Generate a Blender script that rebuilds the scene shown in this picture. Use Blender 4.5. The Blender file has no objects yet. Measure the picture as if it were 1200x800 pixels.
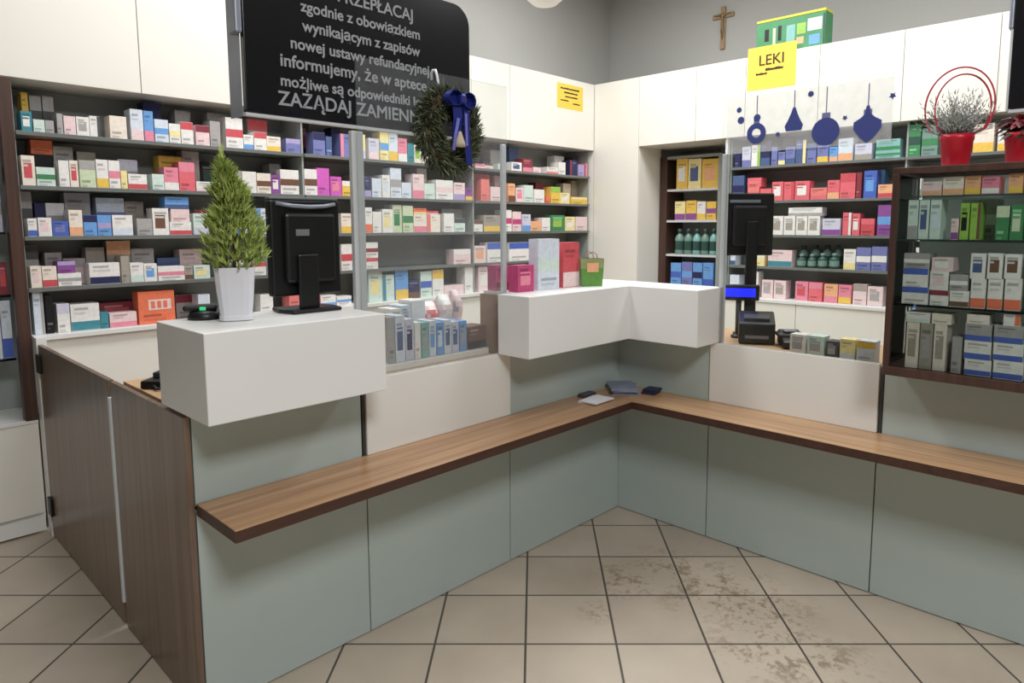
import bpy, bmesh, math, random
from mathutils import Vector, Matrix
rnd = random.Random(7)
COL = bpy.context.scene.collection
PI = math.pi

# ---------------------------------------------------------------- camera
CAM = Vector((-2.9605, -2.1341, 1.55)); YAW, PITCH, ROLL = map(math.radians, (43.1357, 6.3934, -0.0788))
FPX, PX, PY = 796.88, 624.5, 353.1
FW = Vector((math.cos(YAW)*math.cos(PITCH), math.sin(YAW)*math.cos(PITCH), -math.sin(PITCH)))
RT0 = Vector((math.sin(YAW), -math.cos(YAW), 0)); UP0 = RT0.cross(FW)
RT = RT0*math.cos(ROLL)+UP0*math.sin(ROLL); UP = UP0*math.cos(ROLL)-RT0*math.sin(ROLL)
def U(u, v, axis, val):            # photo pixel -> point on the plane axis = val
    d = FW + RT*((u-PX)/FPX) - UP*((v-PY)/FPX)
    i = 'xyz'.index(axis)
    return CAM + d*((val-CAM[i])/d[i])
cd = bpy.data.cameras.new('camera'); cam = bpy.data.objects.new('camera', cd); COL.objects.link(cam)
cd.sensor_width = 36; cd.lens = 36*FPX/1200
cd.shift_x = -(PX-600)/1200; cd.shift_y = (PY-400)/1200
cd.clip_start = 0.05
m = Matrix((RT, UP, -FW)).transposed().to_4x4(); m.translation = CAM
cam.matrix_world = m
bpy.context.scene.camera = cam
sc = bpy.context.scene
sc.view_settings.view_transform = 'Standard'
sc.view_settings.look = 'None'
sc.view_settings.exposure = 0.0

# ---------------------------------------------------------------- colours
def lin(c):
    return tuple((x/255/12.92 if x/255 <= .04045 else ((x/255+.055)/1.055)**2.4) for x in c)
PAL = {'W':((238,234,229),'white'),'C':((240,226,210),'cream'),'g':((172,168,166),'light grey'),'m':((210,228,218),'mint white'),
 'l':((208,206,226),'lilac white'),'b':((215,224,236),'bluish white'),'p':((238,208,208),'pale pink'),'P':((232,125,150),'pink'),
 'R':((208,52,66),'red'),'S':((232,112,104),'salmon'),'c':((230,84,98),'coral'),'H':((138,36,54),'maroon'),'O':((236,100,34),'orange'),
 'o':((238,170,118),'peach'),'Y':((238,192,42),'yellow'),'y':((244,226,150),'pale yellow'),'E':((148,196,58),'lime green'),
 'e':((205,218,180),'pale green'),'G':((58,135,82),'green'),'D':((48,82,72),'dark green'),'T':((52,140,155),'teal'),'t':((128,186,178),'pale teal'),
 'B':((48,90,190),'blue'),'L':((88,155,222),'sky blue'),'N':((36,38,88),'navy'),'n':((112,118,180),'periwinkle'),'V':((142,70,155),'violet'),
 'v':((172,156,205),'lavender'),'M':((214,78,190),'orchid'),'Q':((196,32,112),'magenta'),'K':((22,21,24),'black'),'k':((84,84,86),'dark grey'),
 'u':((168,158,146),'taupe'),'x':((116,78,56),'brown'),'A':((118,150,140),'sage green'),'F':((70,92,140),'slate blue')}

# ---------------------------------------------------------------- materials
MAT = {}
def newmat(name):
    mt = bpy.data.materials.new(name); mt.use_nodes = True
    nt = mt.node_tree; b = nt.nodes['Principled BSDF']; MAT[name] = mt
    return mt, nt, b
def simple(name, rgb, rough=.5, metal=0, spec=.5, bump=0, var=0, scale=30, emit=None, es=0):
    mt, nt, b = newmat(name)
    b.inputs['Base Color'].default_value = (*lin(rgb), 1); b.inputs['Roughness'].default_value = rough
    b.inputs['Metallic'].default_value = metal; b.inputs['Specular IOR Level'].default_value = spec
    if bump or var:
        tc = nt.nodes.new('ShaderNodeTexCoord'); n = nt.nodes.new('ShaderNodeTexNoise'); n.inputs['Scale'].default_value = scale
        n.inputs['Detail'].default_value = 4
        nt.links.new(tc.outputs['Object'], n.inputs['Vector'])
        if var:
            mx = nt.nodes.new('ShaderNodeMix'); mx.data_type = 'RGBA'
            c = lin(rgb); mx.inputs[6].default_value = (*[x*(1-var) for x in c], 1); mx.inputs[7].default_value = (*[min(1, x*(1+var)) for x in c], 1)
            nt.links.new(n.outputs['Fac'], mx.inputs[0]); nt.links.new(mx.outputs[2], b.inputs['Base Color'])
        if bump:
            bp = nt.nodes.new('ShaderNodeBump'); bp.inputs['Strength'].default_value = bump; bp.inputs['Distance'].default_value = .01
            nt.links.new(n.outputs['Fac'], bp.inputs['Height']); nt.links.new(bp.outputs[0], b.inputs['Normal'])
    if emit:
        b.inputs['Emission Color'].default_value = (*lin(emit), 1); b.inputs['Emission Strength'].default_value = es
    return mt
simple('white_laminate', (232,231,228), .38, var=.02, scale=6)
simple('white_front', (228,226,220), .45, var=.02, scale=6)
simple('cabinet_white', (236,232,222), .32, var=.015, scale=5)
simple('lacquered_glass', (178,191,187), .16, spec=.6, var=.02, scale=4)
simple('grey_board', (158,163,159), .5, var=.04, scale=8)
simple('shelf_board', (112,115,112), .35, var=.05, scale=20)
simple('seam_dark', (58,60,58), .6)
simple('wall_paint', (166,165,161), .85, bump=.05, var=.03, scale=60)
simple('ceiling_paint', (205,204,200), .9, var=.02, scale=20)
simple('plain_wall', (118,115,110), .9, var=.03, scale=20)
simple('aluminium', (212,215,217), .4, metal=.1, var=.04, scale=50)
simple('grey_metal', (150,155,168), .4, metal=.35, var=.04, scale=40)
simple('black_plastic', (18,18,20), .4, var=.1, scale=60)
simple('dark_grey_plastic', (52,52,56), .45, var=.1, scale=60)
simple('sign_black', (24,24,28), .22, spec=.5, var=.05, scale=10)
simple('lettering', (158,160,164), .6, var=.03, scale=50)
simple('logo_grey', (135,138,142), .4, metal=.4)
simple('screen_blue', (20,30,210), .3, emit=(25,35,255), es=1.6)
simple('led_green', (60,190,120), .3, emit=(60,220,140), es=.6)
simple('pot_white', (222,222,228), .5, var=.02, scale=20)
simple('pot_red', (196,22,44), .35, var=.06, scale=20)
simple('soil', (50,38,30), .95, bump=.6, var=.3, scale=80)
simple('bark', (92,74,52), .9, bump=.4, var=.2, scale=60)
simple('navy_ribbon', (30,42,120), .35, var=.1, scale=40)
simple('lilac_ribbon', (112,112,190), .4, var=.1, scale=40)
simple('beige_ornament', (190,175,150), .5, var=.08, scale=60)
simple('red_wire', (196,50,66), .4, var=.1, scale=40)
simple('paper_yellow', (246,206,84), .8, var=.03, scale=40)
simple('ink', (60,48,30), .8)
simple('paper_white', (228,228,234), .8, var=.03, scale=40)
simple('cross_wood', (150,124,92), .6, bump=.2, var=.12, scale=40)
simple('bronze', (126,104,74), .45, metal=.5, var=.1, scale=60)
simple('lamp_glass', (235,232,226), .35, emit=(255,250,240), es=.12)
simple('bauble_navy', (62,72,138), .5, var=.08, scale=60)
simple('bauble_cap', (120,122,160), .5)
simple('tan_wood', (196,160,122), .45, var=.06, scale=25)
simple('oak_edge', (150,118,88), .5, var=.1, scale=30)
simple('rubber', (20,20,20), .8)

def wood(name, c1, c2, axis, rough=.35, scale=1.0):
    mt, nt, b = newmat(name)
    tc = nt.nodes.new('ShaderNodeTexCoord'); mp = nt.nodes.new('ShaderNodeMapping')
    s = [42*scale]*3; s['xyz'.index(axis)] = 1.4*scale
    mp.inputs['Scale'].default_value = s
    n = nt.nodes.new('ShaderNodeTexNoise'); n.inputs['Scale'].default_value = 1; n.inputs['Detail'].default_value = 6; n.inputs['Roughness'].default_value = .62
    r = nt.nodes.new('ShaderNodeValToRGB')
    r.color_ramp.elements[0].position = .3; r.color_ramp.elements[0].color = (*lin(c1), 1)
    r.color_ramp.elements[1].position = .72; r.color_ramp.elements[1].color = (*lin(c2), 1)
    nt.links.new(tc.outputs['Object'], mp.inputs[0]); nt.links.new(mp.outputs[0], n.inputs['Vector'])
    nt.links.new(n.outputs['Fac'], r.inputs[0]); nt.links.new(r.outputs[0], b.inputs['Base Color'])
    b.inputs['Roughness'].default_value = rough
    bp = nt.nodes.new('ShaderNodeBump'); bp.inputs['Strength'].default_value = .08; bp.inputs['Distance'].default_value = .004
    nt.links.new(n.outputs['Fac'], bp.inputs['Height']); nt.links.new(bp.outputs[0], b.inputs['Normal'])
wood('walnut_upright', (96,76,62), (136,114,98), 'z', .3)
wood('walnut_x', (148,110,80), (198,158,120), 'x', .3)
wood('walnut_y', (160,120,86), (212,172,130), 'y', .3)
wood('walnut_edge', (58,34,26), (78,50,38), 'x', .45)
wood('frame_brown', (58,38,32), (84,58,48), 'z', .4)

def card_mat(name, rough, spec=.4):
    mt, nt, b = newmat(name)
    a = nt.nodes.new('ShaderNodeAttribute'); a.attribute_name = 'Col'
    n = nt.nodes.new('ShaderNodeTexNoise'); n.inputs['Scale'].default_value = 45; n.inputs['Detail'].default_value = 2
    tc = nt.nodes.new('ShaderNodeTexCoord'); nt.links.new(tc.outputs['Object'], n.inputs['Vector'])
    h = nt.nodes.new('ShaderNodeHueSaturation')
    mr = nt.nodes.new('ShaderNodeMapRange'); mr.inputs[1].default_value = .3; mr.inputs[2].default_value = .7
    mr.inputs[3].default_value = .9; mr.inputs[4].default_value = 1.06
    nt.links.new(n.outputs['Fac'], mr.inputs[0]); nt.links.new(mr.outputs[0], h.inputs['Value'])
    h.inputs['Saturation'].default_value = .9
    nt.links.new(a.outputs['Color'], h.inputs['Color']); nt.links.new(h.outputs[0], b.inputs['Base Color'])
    b.inputs['Roughness'].default_value = rough; b.inputs['Specular IOR Level'].default_value = spec
card_mat('printed_card', .45); card_mat('glossy_plastic', .25); card_mat('leafy', .55)

def glass(name, tint, ior, opac=0, film=(240,240,246)):
    mt, nt, b = newmat(name)
    out = nt.nodes['Material Output']; nt.nodes.remove(b)
    t = nt.nodes.new('ShaderNodeBsdfTransparent'); t.inputs[0].default_value = (*tint, 1)
    g = nt.nodes.new('ShaderNodeBsdfGlossy'); g.inputs['Roughness'].default_value = .03
    f = nt.nodes.new('ShaderNodeFresnel'); f.inputs[0].default_value = ior
    mx = nt.nodes.new('ShaderNodeMixShader')
    nt.links.new(f.outputs[0], mx.inputs[0]); nt.links.new(t.outputs[0], mx.inputs[1]); nt.links.new(g.outputs[0], mx.inputs[2])
    last = mx
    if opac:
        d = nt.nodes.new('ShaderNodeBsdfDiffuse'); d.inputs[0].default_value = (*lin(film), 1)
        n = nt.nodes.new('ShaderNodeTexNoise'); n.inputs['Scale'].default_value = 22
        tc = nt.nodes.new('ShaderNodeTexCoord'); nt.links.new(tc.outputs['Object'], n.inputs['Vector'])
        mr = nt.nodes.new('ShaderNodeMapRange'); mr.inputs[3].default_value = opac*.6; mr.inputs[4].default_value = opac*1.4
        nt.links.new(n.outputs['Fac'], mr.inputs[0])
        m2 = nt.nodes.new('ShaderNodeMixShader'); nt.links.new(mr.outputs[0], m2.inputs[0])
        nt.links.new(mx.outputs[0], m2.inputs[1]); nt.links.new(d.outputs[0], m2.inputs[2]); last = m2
    nt.links.new(last.outputs[0], out.inputs[0])
glass('plexi_painted_sheen', (.97,.985,.98), 1.28, .05)  # faint white diffuse mixed in, standing in for the bright room's reflection
glass('clean_plexi', (.97,.985,.98), 1.28)
glass('case_glass', (.94,.97,.96), 1.25)
glass('glass_shelf', (.72,.82,.79), 1.35)
glass('snow_film', (.995,.995,1.), 1.05, .2, (255,255,255))

def floor_mat():
    mt, nt, b = newmat('floor_tiles')
    L = nt.links.new
    def math_(op, a, b_=None, c=None):
        n = nt.nodes.new('ShaderNodeMath'); n.operation = op
        for i, v in enumerate((a, b_, c)):
            if v is None: continue
            if isinstance(v, (int, float)): n.inputs[i].default_value = v
            else: L(v, n.inputs[i])
        return n.outputs[0]
    geo = nt.nodes.new('ShaderNodeNewGeometry')
    def dot(v):
        n = nt.nodes.new('ShaderNodeVectorMath'); n.operation = 'DOT_PRODUCT'; L(geo.outputs['Position'], n.inputs[0]); n.inputs[1].default_value = v
        return n.outputs['Value']
    a = math_('DIVIDE', math_('ADD', dot((.682, -.7314, 0)), .493+3.38), .338)
    c = math_('DIVIDE', math_('ADD', dot((.7314, .682, 0)), 1.245+3.36), .336)
    def grout(x):
        fr = math_('FRACT', x); d = math_('ABSOLUTE', math_('SUBTRACT', fr, .5))
        return math_('GREATER_THAN', d, .487)
    g = math_('MAXIMUM', grout(a), grout(c))
    cb = nt.nodes.new('ShaderNodeCombineXYZ'); L(math_('FLOOR', a), cb.inputs[0]); L(math_('FLOOR', c), cb.inputs[1])
    wn = nt.nodes.new('ShaderNodeTexWhiteNoise'); L(cb.outputs[0], wn.inputs[0])
    n1 = nt.nodes.new('ShaderNodeTexNoise'); n1.inputs['Scale'].default_value = 3.5; n1.inputs['Detail'].default_value = 6
    L(geo.outputs['Position'], n1.inputs['Vector'])
    v = math_('ADD', math_('MULTIPLY', wn.outputs['Value'], .35), math_('MULTIPLY', n1.outputs['Fac'], .9))
    mx = nt.nodes.new('ShaderNodeMix'); mx.data_type = 'RGBA'
    mx.inputs[6].default_value = (*lin((160,148,133)), 1); mx.inputs[7].default_value = (*lin((200,186,168)), 1); L(v, mx.inputs[0])
    # trodden dirt in front of the corner
    def blob(p, r):
        n = nt.nodes.new('ShaderNodeVectorMath'); n.operation = 'DISTANCE'; L(geo.outputs['Position'], n.inputs[0]); n.inputs[1].default_value = p
        mr = nt.nodes.new('ShaderNodeMapRange'); mr.inputs[1].default_value = r; mr.inputs[2].default_value = 0; L(n.outputs['Value'], mr.inputs[0]); return mr.outputs[0]
    mask = None
    for (u, w, r) in ((780,668,.26),(838,690,.34),(888,715,.3),(905,760,.3),(950,775,.3),(700,716,.1),(735,680,.2)):
        p = U(u, w, 'z', 0); bb = blob(tuple(p), r); mask = bb if mask is None else math_('MAXIMUM', mask, bb)
    n2 = nt.nodes.new('ShaderNodeTexNoise'); n2.inputs['Scale'].default_value = 34; n2.inputs['Detail'].default_value = 8; n2.inputs['Roughness'].default_value = .7
    L(geo.outputs['Position'], n2.inputs['Vector'])
    n3 = nt.nodes.new('ShaderNodeTexNoise'); n3.inputs['Scale'].default_value = 9; n3.inputs['Detail'].default_value = 3
    L(geo.outputs['Position'], n3.inputs['Vector'])
    dirt = math_('MULTIPLY', math_('ADD', math_('MULTIPLY', n2.outputs['Fac'], .6), math_('MULTIPLY', n3.outputs['Fac'], .4)), 1.0)
    mr = nt.nodes.new('ShaderNodeMapRange'); mr.inputs[1].default_value = .50; mr.inputs[2].default_value = .58; L(dirt, mr.inputs[0])
    ms = nt.nodes.new('ShaderNodeMapRange'); ms.inputs[1].default_value = 0.0; ms.inputs[2].default_value = .7; L(mask, ms.inputs[0])
    df = math_('MULTIPLY', math_('MULTIPLY', mr.outputs[0], ms.outputs[0]), .62)
    m2 = nt.nodes.new('ShaderNodeMix'); m2.data_type = 'RGBA'; L(df, m2.inputs[0]); L(mx.outputs[2], m2.inputs[6]); m2.inputs[7].default_value = (*lin((112,92,62)), 1)
    m3 = nt.nodes.new('ShaderNodeMix'); m3.data_type = 'RGBA'; L(g, m3.inputs[0]); L(m2.outputs[2], m3.inputs[6]); m3.inputs[7].default_value = (*lin((84,78,70)), 1)
    L(m3.outputs[2], b.inputs['Base Color']); b.inputs['Roughness'].default_value = .42
    bp = nt.nodes.new('ShaderNodeBump'); bp.inputs['Strength'].default_value = .3; bp.inputs['Distance'].default_value = .003; bp.invert = True
    L(g, bp.inputs['Height']); L(bp.outputs[0], b.inputs['Normal'])
floor_mat()

# ---------------------------------------------------------------- mesh helpers
class MB:
    def __init__(s): s.v = []; s.f = []; s.c = []
    def quad(s, pts, col=None):
        n = len(s.v); s.v += [tuple(p) for p in pts]; s.f.append(tuple(range(n, n+len(pts)))); s.c.append(col)
    def box(s, x0, x1, y0, y1, z0, z1, col=None):
        if x0 > x1: x0, x1 = x1, x0
        if y0 > y1: y0, y1 = y1, y0
        n = len(s.v)
        s.v += [(x0,y0,z0),(x1,y0,z0),(x1,y1,z0),(x0,y1,z0),(x0,y0,z1),(x1,y0,z1),(x1,y1,z1),(x0,y1,z1)]
        for f in ((0,3,2,1),(4,5,6,7),(0,1,5,4),(1,2,6,5),(2,3,7,6),(3,0,4,7)):
            s.f.append(tuple(n+i for i in f)); s.c.append(col)
        return s
    def lathe(s, prof, seg=14, cx=0, cy=0, col=None, sq=0):
        n = len(s.v)
        for (r, z, *_) in prof:
            for k in range(seg):
                a = 2*PI*k/seg; s.v.append((cx+r*math.cos(a), cy+r*math.sin(a), z))
        for i in range(len(prof)-1):
            c = prof[i][2] if len(prof[i]) > 2 else col
            for k in range(seg):
                k2 = (k+1) % seg
                s.f.append((n+i*seg+k, n+i*seg+k2, n+(i+1)*seg+k2, n+(i+1)*seg+k)); s.c.append(c)
        s.f.append(tuple(n+k for k in reversed(range(seg)))); s.c.append(prof[0][2] if len(prof[0]) > 2 else col)
        e = n+(len(prof)-1)*seg
        s.f.append(tuple(e+k for k in range(seg))); s.c.append(prof[-1][2] if len(prof[-1]) > 2 else col)
        return s
    def tube(s, pts, r, seg=8, col=None, closed=False):
        pts = [Vector(p) for p in pts]; n0 = len(s.v); N = len(pts)
        ref = Vector((0,0,1))
        for i, p in enumerate(pts):
            a = pts[(i-1) % N] if (closed or i) else p; b = pts[(i+1) % N] if (closed or i < N-1) else p
            t = (b-a).normalized()
            u = t.cross(ref)
            if u.length < .05: u = t.cross(Vector((1,0,0)))
            u.normalize(); w = t.cross(u)
            rr = r[i] if isinstance(r, (list, tuple)) else r
            for k in range(seg):
                q = p + u*rr*math.cos(2*PI*k/seg) + w*rr*math.sin(2*PI*k/seg); s.v.append(tuple(q))
        for i in range(N if closed else N-1):
            j = (i+1) % N
            for k in range(seg):
                k2 = (k+1) % seg
                s.f.append((n0+i*seg+k, n0+i*seg+k2, n0+j*seg+k2, n0+j*seg+k)); s.c.append(col)
        if not closed:
            s.f.append(tuple(n0+k for k in range(seg))); s.c.append(col)
            s.f.append(tuple(n0+(N-1)*seg+k for k in reversed(range(seg)))); s.c.append(col)
        return s
    def prism(s, poly, z0, z1, col=None):
        n = len(s.v); k = len(poly)
        s.v += [(x,y,z0) for x,y in poly]+[(x,y,z1) for x,y in poly]
        s.f.append(tuple(n+i for i in reversed(range(k)))); s.f.append(tuple(n+k+i for i in range(k))); s.c += [col, col]
        for i in range(k):
            j = (i+1) % k; s.f.append((n+i, n+j, n+k+j, n+k+i)); s.c.append(col)
        return s
    def build(s, name, mat, parent=None, bevel=0, smooth=False, loc=None, rotz=0, fix=True):
        me = bpy.data.meshes.new(name); me.from_pydata(s.v, [], s.f)
        if any(c is not None for c in s.c):
            at = me.color_attributes.new('Col', 'FLOAT_COLOR', 'CORNER')
            for p, c in zip(me.polygons, s.c):
                c = c or (.5,.5,.5)
                for li in p.loop_indices: at.data[li].color = (*c, 1)
        mats = mat if isinstance(mat, (list, tuple)) else [mat]
        for q in mats: me.materials.append(MAT[q])
        if fix:
            bm = bmesh.new(); bm.from_mesh(me); bmesh.ops.recalc_face_normals(bm, faces=bm.faces); bm.to_mesh(me); bm.free()
        if smooth:
            for p in me.polygons: p.use_smooth = True
        o = bpy.data.objects.new(name, me); COL.objects.link(o)
        if loc is not None: o.location = loc
        o.rotation_euler.z = rotz
        if parent:
            o.parent = parent
            if loc is None: o.location = -Vector(parent.location) if not parent.get('_rot') else (0,0,0)
        if bevel:
            md = o.modifiers.new('bevel', 'BEVEL'); md.width = bevel; md.segments = 2; md.limit_method = 'ANGLE'; md.angle_limit = .6
        return o
def tag(o, label, cat, group=None):
    o['label'] = label; o['category'] = cat
    if group: o['group'] = group
    return o
def thing(name, label, cat, loc=(0,0,0), rotz=0, group=None, local=False):   # Empty at the thing's base
    o = bpy.data.objects.new(name, None); COL.objects.link(o); o.location = loc; o.rotation_euler.z = rotz
    o.empty_display_size = .1
    if rotz or local: o['_rot'] = 1
    return tag(o, label, cat, group)
def struct(o): o['kind'] = 'structure'; return o
def B(x0,x1,y0,y1,z0,z1): return MB().box(x0,x1,y0,y1,z0,z1)

# ---------------------------------------------------------------- the room
YW, XW, HC = 2.30, 2.95, 3.95
struct(B(-6,XW+.1,-6,YW+.1,-.1,0).build('floor','floor_tiles'))
struct(B(-6,XW+.1,-6,YW+.1,HC,HC+.1).build('ceiling','ceiling_paint'))
struct(B(-6,XW+.1,YW,YW+.1,0,HC).build('wall_back','wall_paint'))
struct(B(XW,XW+.1,-6,YW,0,HC).build('wall_right','wall_paint'))
struct(B(-6.1,-6,-6,YW+.1,0,HC).build('wall_left','plain_wall'))
struct(B(-6.1,XW+.1,-6.1,-6,0,HC).build('wall_front','plain_wall'))

# ---------------------------------------------------------------- counter
XE, XS1, XS2 = -2.205, -1.595, -.838          # end and panel seams of the left arm
YS1, YS2, YE = -.54, -1.307, -3.2             # panel seams and end of the right arm
ZT, ZB = .699, .664                            # bag shelf top / bottom
CT = .97                                       # staff worktop
left = thing('service_counter','left arm of pharmacy counter, grey-green glass panels below walnut ledge','counter',(-1.1,.25,0))
B(XE+.02,0,.022,.5,.0,CT-.03).build('carcass','white_laminate',left)
for (a,b) in ((XE,XS1),(XS1,XS2),(XS2,.012)):
    B(a+.003,b-.002,0,.02,.004,ZB+.01).build('glass_panel','lacquered_glass',left,.0015)
for (a,b) in ((XE,XS1-.012),(XS2+.004,.021)):
    B(a+.003,b-.002,.003,.02,ZT-.01,CT).build('glass_panel','lacquered_glass',left,.0015)
B(XS1-.01,XS1+.002,.0,.02,ZT-.01,CT).build('joint_strip','seam_dark',left)
wp = B(XS1+.004,XS2-.002,-.008,.02,ZT,.986).build('white_panel','white_front',left,.002); wp['label'] = 'plain white panel above the walnut ledge'
right = thing('service_counter','right arm of pharmacy counter, grey-green glass panels below walnut ledge','counter',(.25,-1.6,0))
B(.022,.5,YE,-.0,.0,CT-.03).build('carcass','white_laminate',right)
for (a,b) in ((YS1,.001),(YS2,YS1),(-2.07,YS2),(YE,-2.07)):
    B(0,.02,a+.003,b-.002,.004,ZB+.01).build('glass_panel','lacquered_glass',right,.0015)
for (a,b) in ((YS1,.0049),(-2.07,YS2-.012),(YE,-2.07)):
    B(.003,.02,a+.003,b-.002,ZT-.01,CT).build('glass_panel','lacquered_glass',right,.0015)
B(.0,.02,YS2-.012,YS2-.002,ZT-.01,CT).build('joint_strip','seam_dark',right)
wp = B(-.008,.02,YS2+.004,YS1-.002,ZT,.986).build('white_panel','white_front',right,.002); wp['label'] = 'plain white panel above the walnut ledge'
wt = MB().prism([(XE+.02,.024),(.024,.024),(.024,YE),(.56,YE),(.56,.70),(XE+.02,.70)],CT-.028,CT).build('worktop','tan_wood')
tag(wt,'tan wooden staff worktop running along the top of the counter','worktop')
# bag ledge, one L of two boards
led = thing('bag_ledge','long L-shaped walnut bag ledge running along both arms of the counter','ledge',(-.14,-.14,ZB))
d = .281
MB().prism([(XE+.003,-.0005),(-.0005,-.0005),(-d,-d),(XE+.003,-d)],ZB+.002,ZT).build('board','walnut_x',led,.002)
MB().prism([(-.0005,-.0005),(-.0005,YE),(-d,YE),(-d,-d)],ZB+.002,ZT).build('board','walnut_y',led,.002)
ed = MB().prism([(XE+.001,-.010),(XE+.001,-d-.002),(-d-.002,-d-.002),(-d-.002,YE),(-d,YE),(-d,-d),(XE+.003,-d),(XE+.003,-.0005)],ZB,ZT-.001).build('edge_banding','walnut_edge',led); ed['label'] = 'dark brown edge of the ledge'
# walnut end of the left arm and the swing gate
endp = B(XE-.02,XE-.001,.0,.715,0,CT+.004).build('end_panel','walnut_upright',left,.002); endp['label'] = 'walnut board closing the counter end'
gate = thing('swing_gate','walnut swing gate between counter end and white base cabinet','gate',(XE,1.32,0))
B(XE-.02,XE,.742,1.862,.008,CT+.004).build('gate_panel','walnut_upright',gate,.002)
B(XE-.026,XE+.004,.722,.741,.10,CT-.06).build('edge_strip','aluminium',gate)
for z in (.12,.84): B(XE-.034,XE-.021,1.80,1.862,z,z+.09).build('hinge','black_plastic',gate,.003)
# raised boxes
BZ0, BZ1 = .988, 1.253
bx = B(-2.228,-1.632,-.2,.17,BZ0,BZ1).build('raised_counter_box','white_laminate',None,.003)
tag(bx,'long white box-shaped raised counter at the left, under the potted conifer','counter top box')
bx2 = MB().prism([(-.92,-.2),(-.2,-.2),(-.2,-.578),(.05,-.578),(.05,.17),(-.836,.17),(-.836,-.012),(-.92,-.012)],BZ0,BZ1).build('raised_counter_box','white_laminate',None,.003)
tag(bx2,'L-shaped white raised counter box in the inner corner of the counter','counter top box')
B(-.838,-.83,.025,.1,.995,1.245).build('x','white_front') if False else None
br = B(-.862,-.846,.05,.165,CT,1.24).build('upright_board','oak_edge',None,.001)
tag(br,'narrow upright board at the left end of the corner counter box','board')

# ---------------------------------------------------------------- clear screens
def screen(label, a, b, plane, film):
    f = (lambda u0,u1,n0,n1,z0,z1: B(u0,u1,n0,n1,z0,z1)) if plane == 'y' else (lambda u0,u1,n0,n1,z0,z1: B(n0,n1,u0,u1,z0,z1))
    mid = (a+b)/2
    t = thing('clear_screen',label,'protective screen',(mid,0,.987) if plane == 'y' else (0,mid,.987))
    f(a,b,.004,.008,.987,2.14).build('pane','plexi_painted_sheen' if plane == 'y' else 'clean_plexi',t)
    if plane == 'y':
        f(a-.012,a+.036,.0215,.044,CT+.001,1.885).build('post','aluminium',t,.003)
        f(b-.014,b+.012,.0215,.036,CT+.001,1.9).build('post','aluminium',t,.003)
        f(a-.03,a+.1,.0,.045,1.254,1.262).build('foot_plate','aluminium',t) if False else None
    else:
        f(b-.02,b+.008,.0215,.04,CT+.001,1.88).build('post','aluminium',t,.003)
    return t
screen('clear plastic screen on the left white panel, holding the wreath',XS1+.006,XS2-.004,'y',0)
scr2 = screen('clear plastic screen on the right white panel with blue bauble decal',YS2+.006,YS1-.03,'x',1)
dec = B(.0008,.003,YS2+.012,YS1-.05,1.875,2.125).build('snowy_decal','snow_film',scr2); dec['label'] = 'frosted snowy strip across the top of the screen'
def bauble(u, v, rpx, top, kind):
    c = U(u, v, 'x', -.004); r = rpx*4.07/FPX*(.5 if kind == 'star' else .8)
    zt = U(u, top, 'x', -.004).z
    mb = MB(); 
    def disc(cy, cz, ry, rz, x=-.0016, n=18): mb.quad([(x, cy+ry*math.cos(2*PI*k/n), cz+rz*math.sin(2*PI*k/n)) for k in range(n)])
    if kind == 'ball': disc(c.y, c.z, r, r)
    elif kind == 'onion':
        mb.quad([(-.0016,c.y+a*r,c.z+b*r) for a,b in ((0,-1.15),(.5,-.75),(1,-.1),(1,.45),(.55,.7),(.2,1.0),(.12,1.6),(-.12,1.6),(-.2,1.0),(-.55,.7),(-1,.45),(-1,-.1),(-.5,-.75))])
    elif kind == 'bell':
        mb.quad([(-.0016,c.y+a*r,c.z+b*r) for a,b in ((-.9,-1),(.9,-1),(1.1,-.4),(.7,.3),(.35,1.1),(.15,1.7),(-.15,1.7),(-.35,1.1),(-.7,.3),(-1.1,-.4))])
    elif kind == 'ring':
        n = 18
        for k in range(n):
            a0, a1 = 2*PI*k/n, 2*PI*(k+1)/n
            mb.quad([(-.0016,c.y+q*math.cos(a),c.z+q*math.sin(a)) for a, q in ((a0,r),(a1,r),(a1,r*.45),(a0,r*.45))])
    elif kind == 'star':
        mb.quad([(-.0016,c.y+(r if k%2 else r*.5)*math.sin(PI*k/5),c.z+(r if k%2 else r*.5)*math.cos(PI*k/5)) for k in range(10)])
    o = mb.build('bauble_print','bauble_navy',scr2)
    o['label'] = 'navy printed Christmas ornament'
    if top < v-rpx:
        mb2 = MB(); mb2.quad([(-.0012,c.y-.0022,c.z+r),(-.0012,c.y+.0022,c.z+r),(-.0012,c.y+.0022,zt),(-.0012,c.y-.0022,zt)])
        mb2.box(-.0014,-.0004,c.y-r*.3,c.y+r*.3,c.z+r*.9,c.z+r*1.35)
        mb2.build('string_print','bauble_cap',scr2)
for q in ((886,156,11,112,'ring'),(930,143,9,106,'bell'),(967,154,14,102,'ball'),(1016,149,13,98,'onion'),(868,141,4,141,'ball'),(990,138,5,138,'star'),(1046,112,6,112,'star'),
          (911,157,5,157,'star'),(866,129,3,129,'ball'),(950,110,3,110,'ball'),(887,138,4,138,'ball')):
    bauble(*q)

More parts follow.
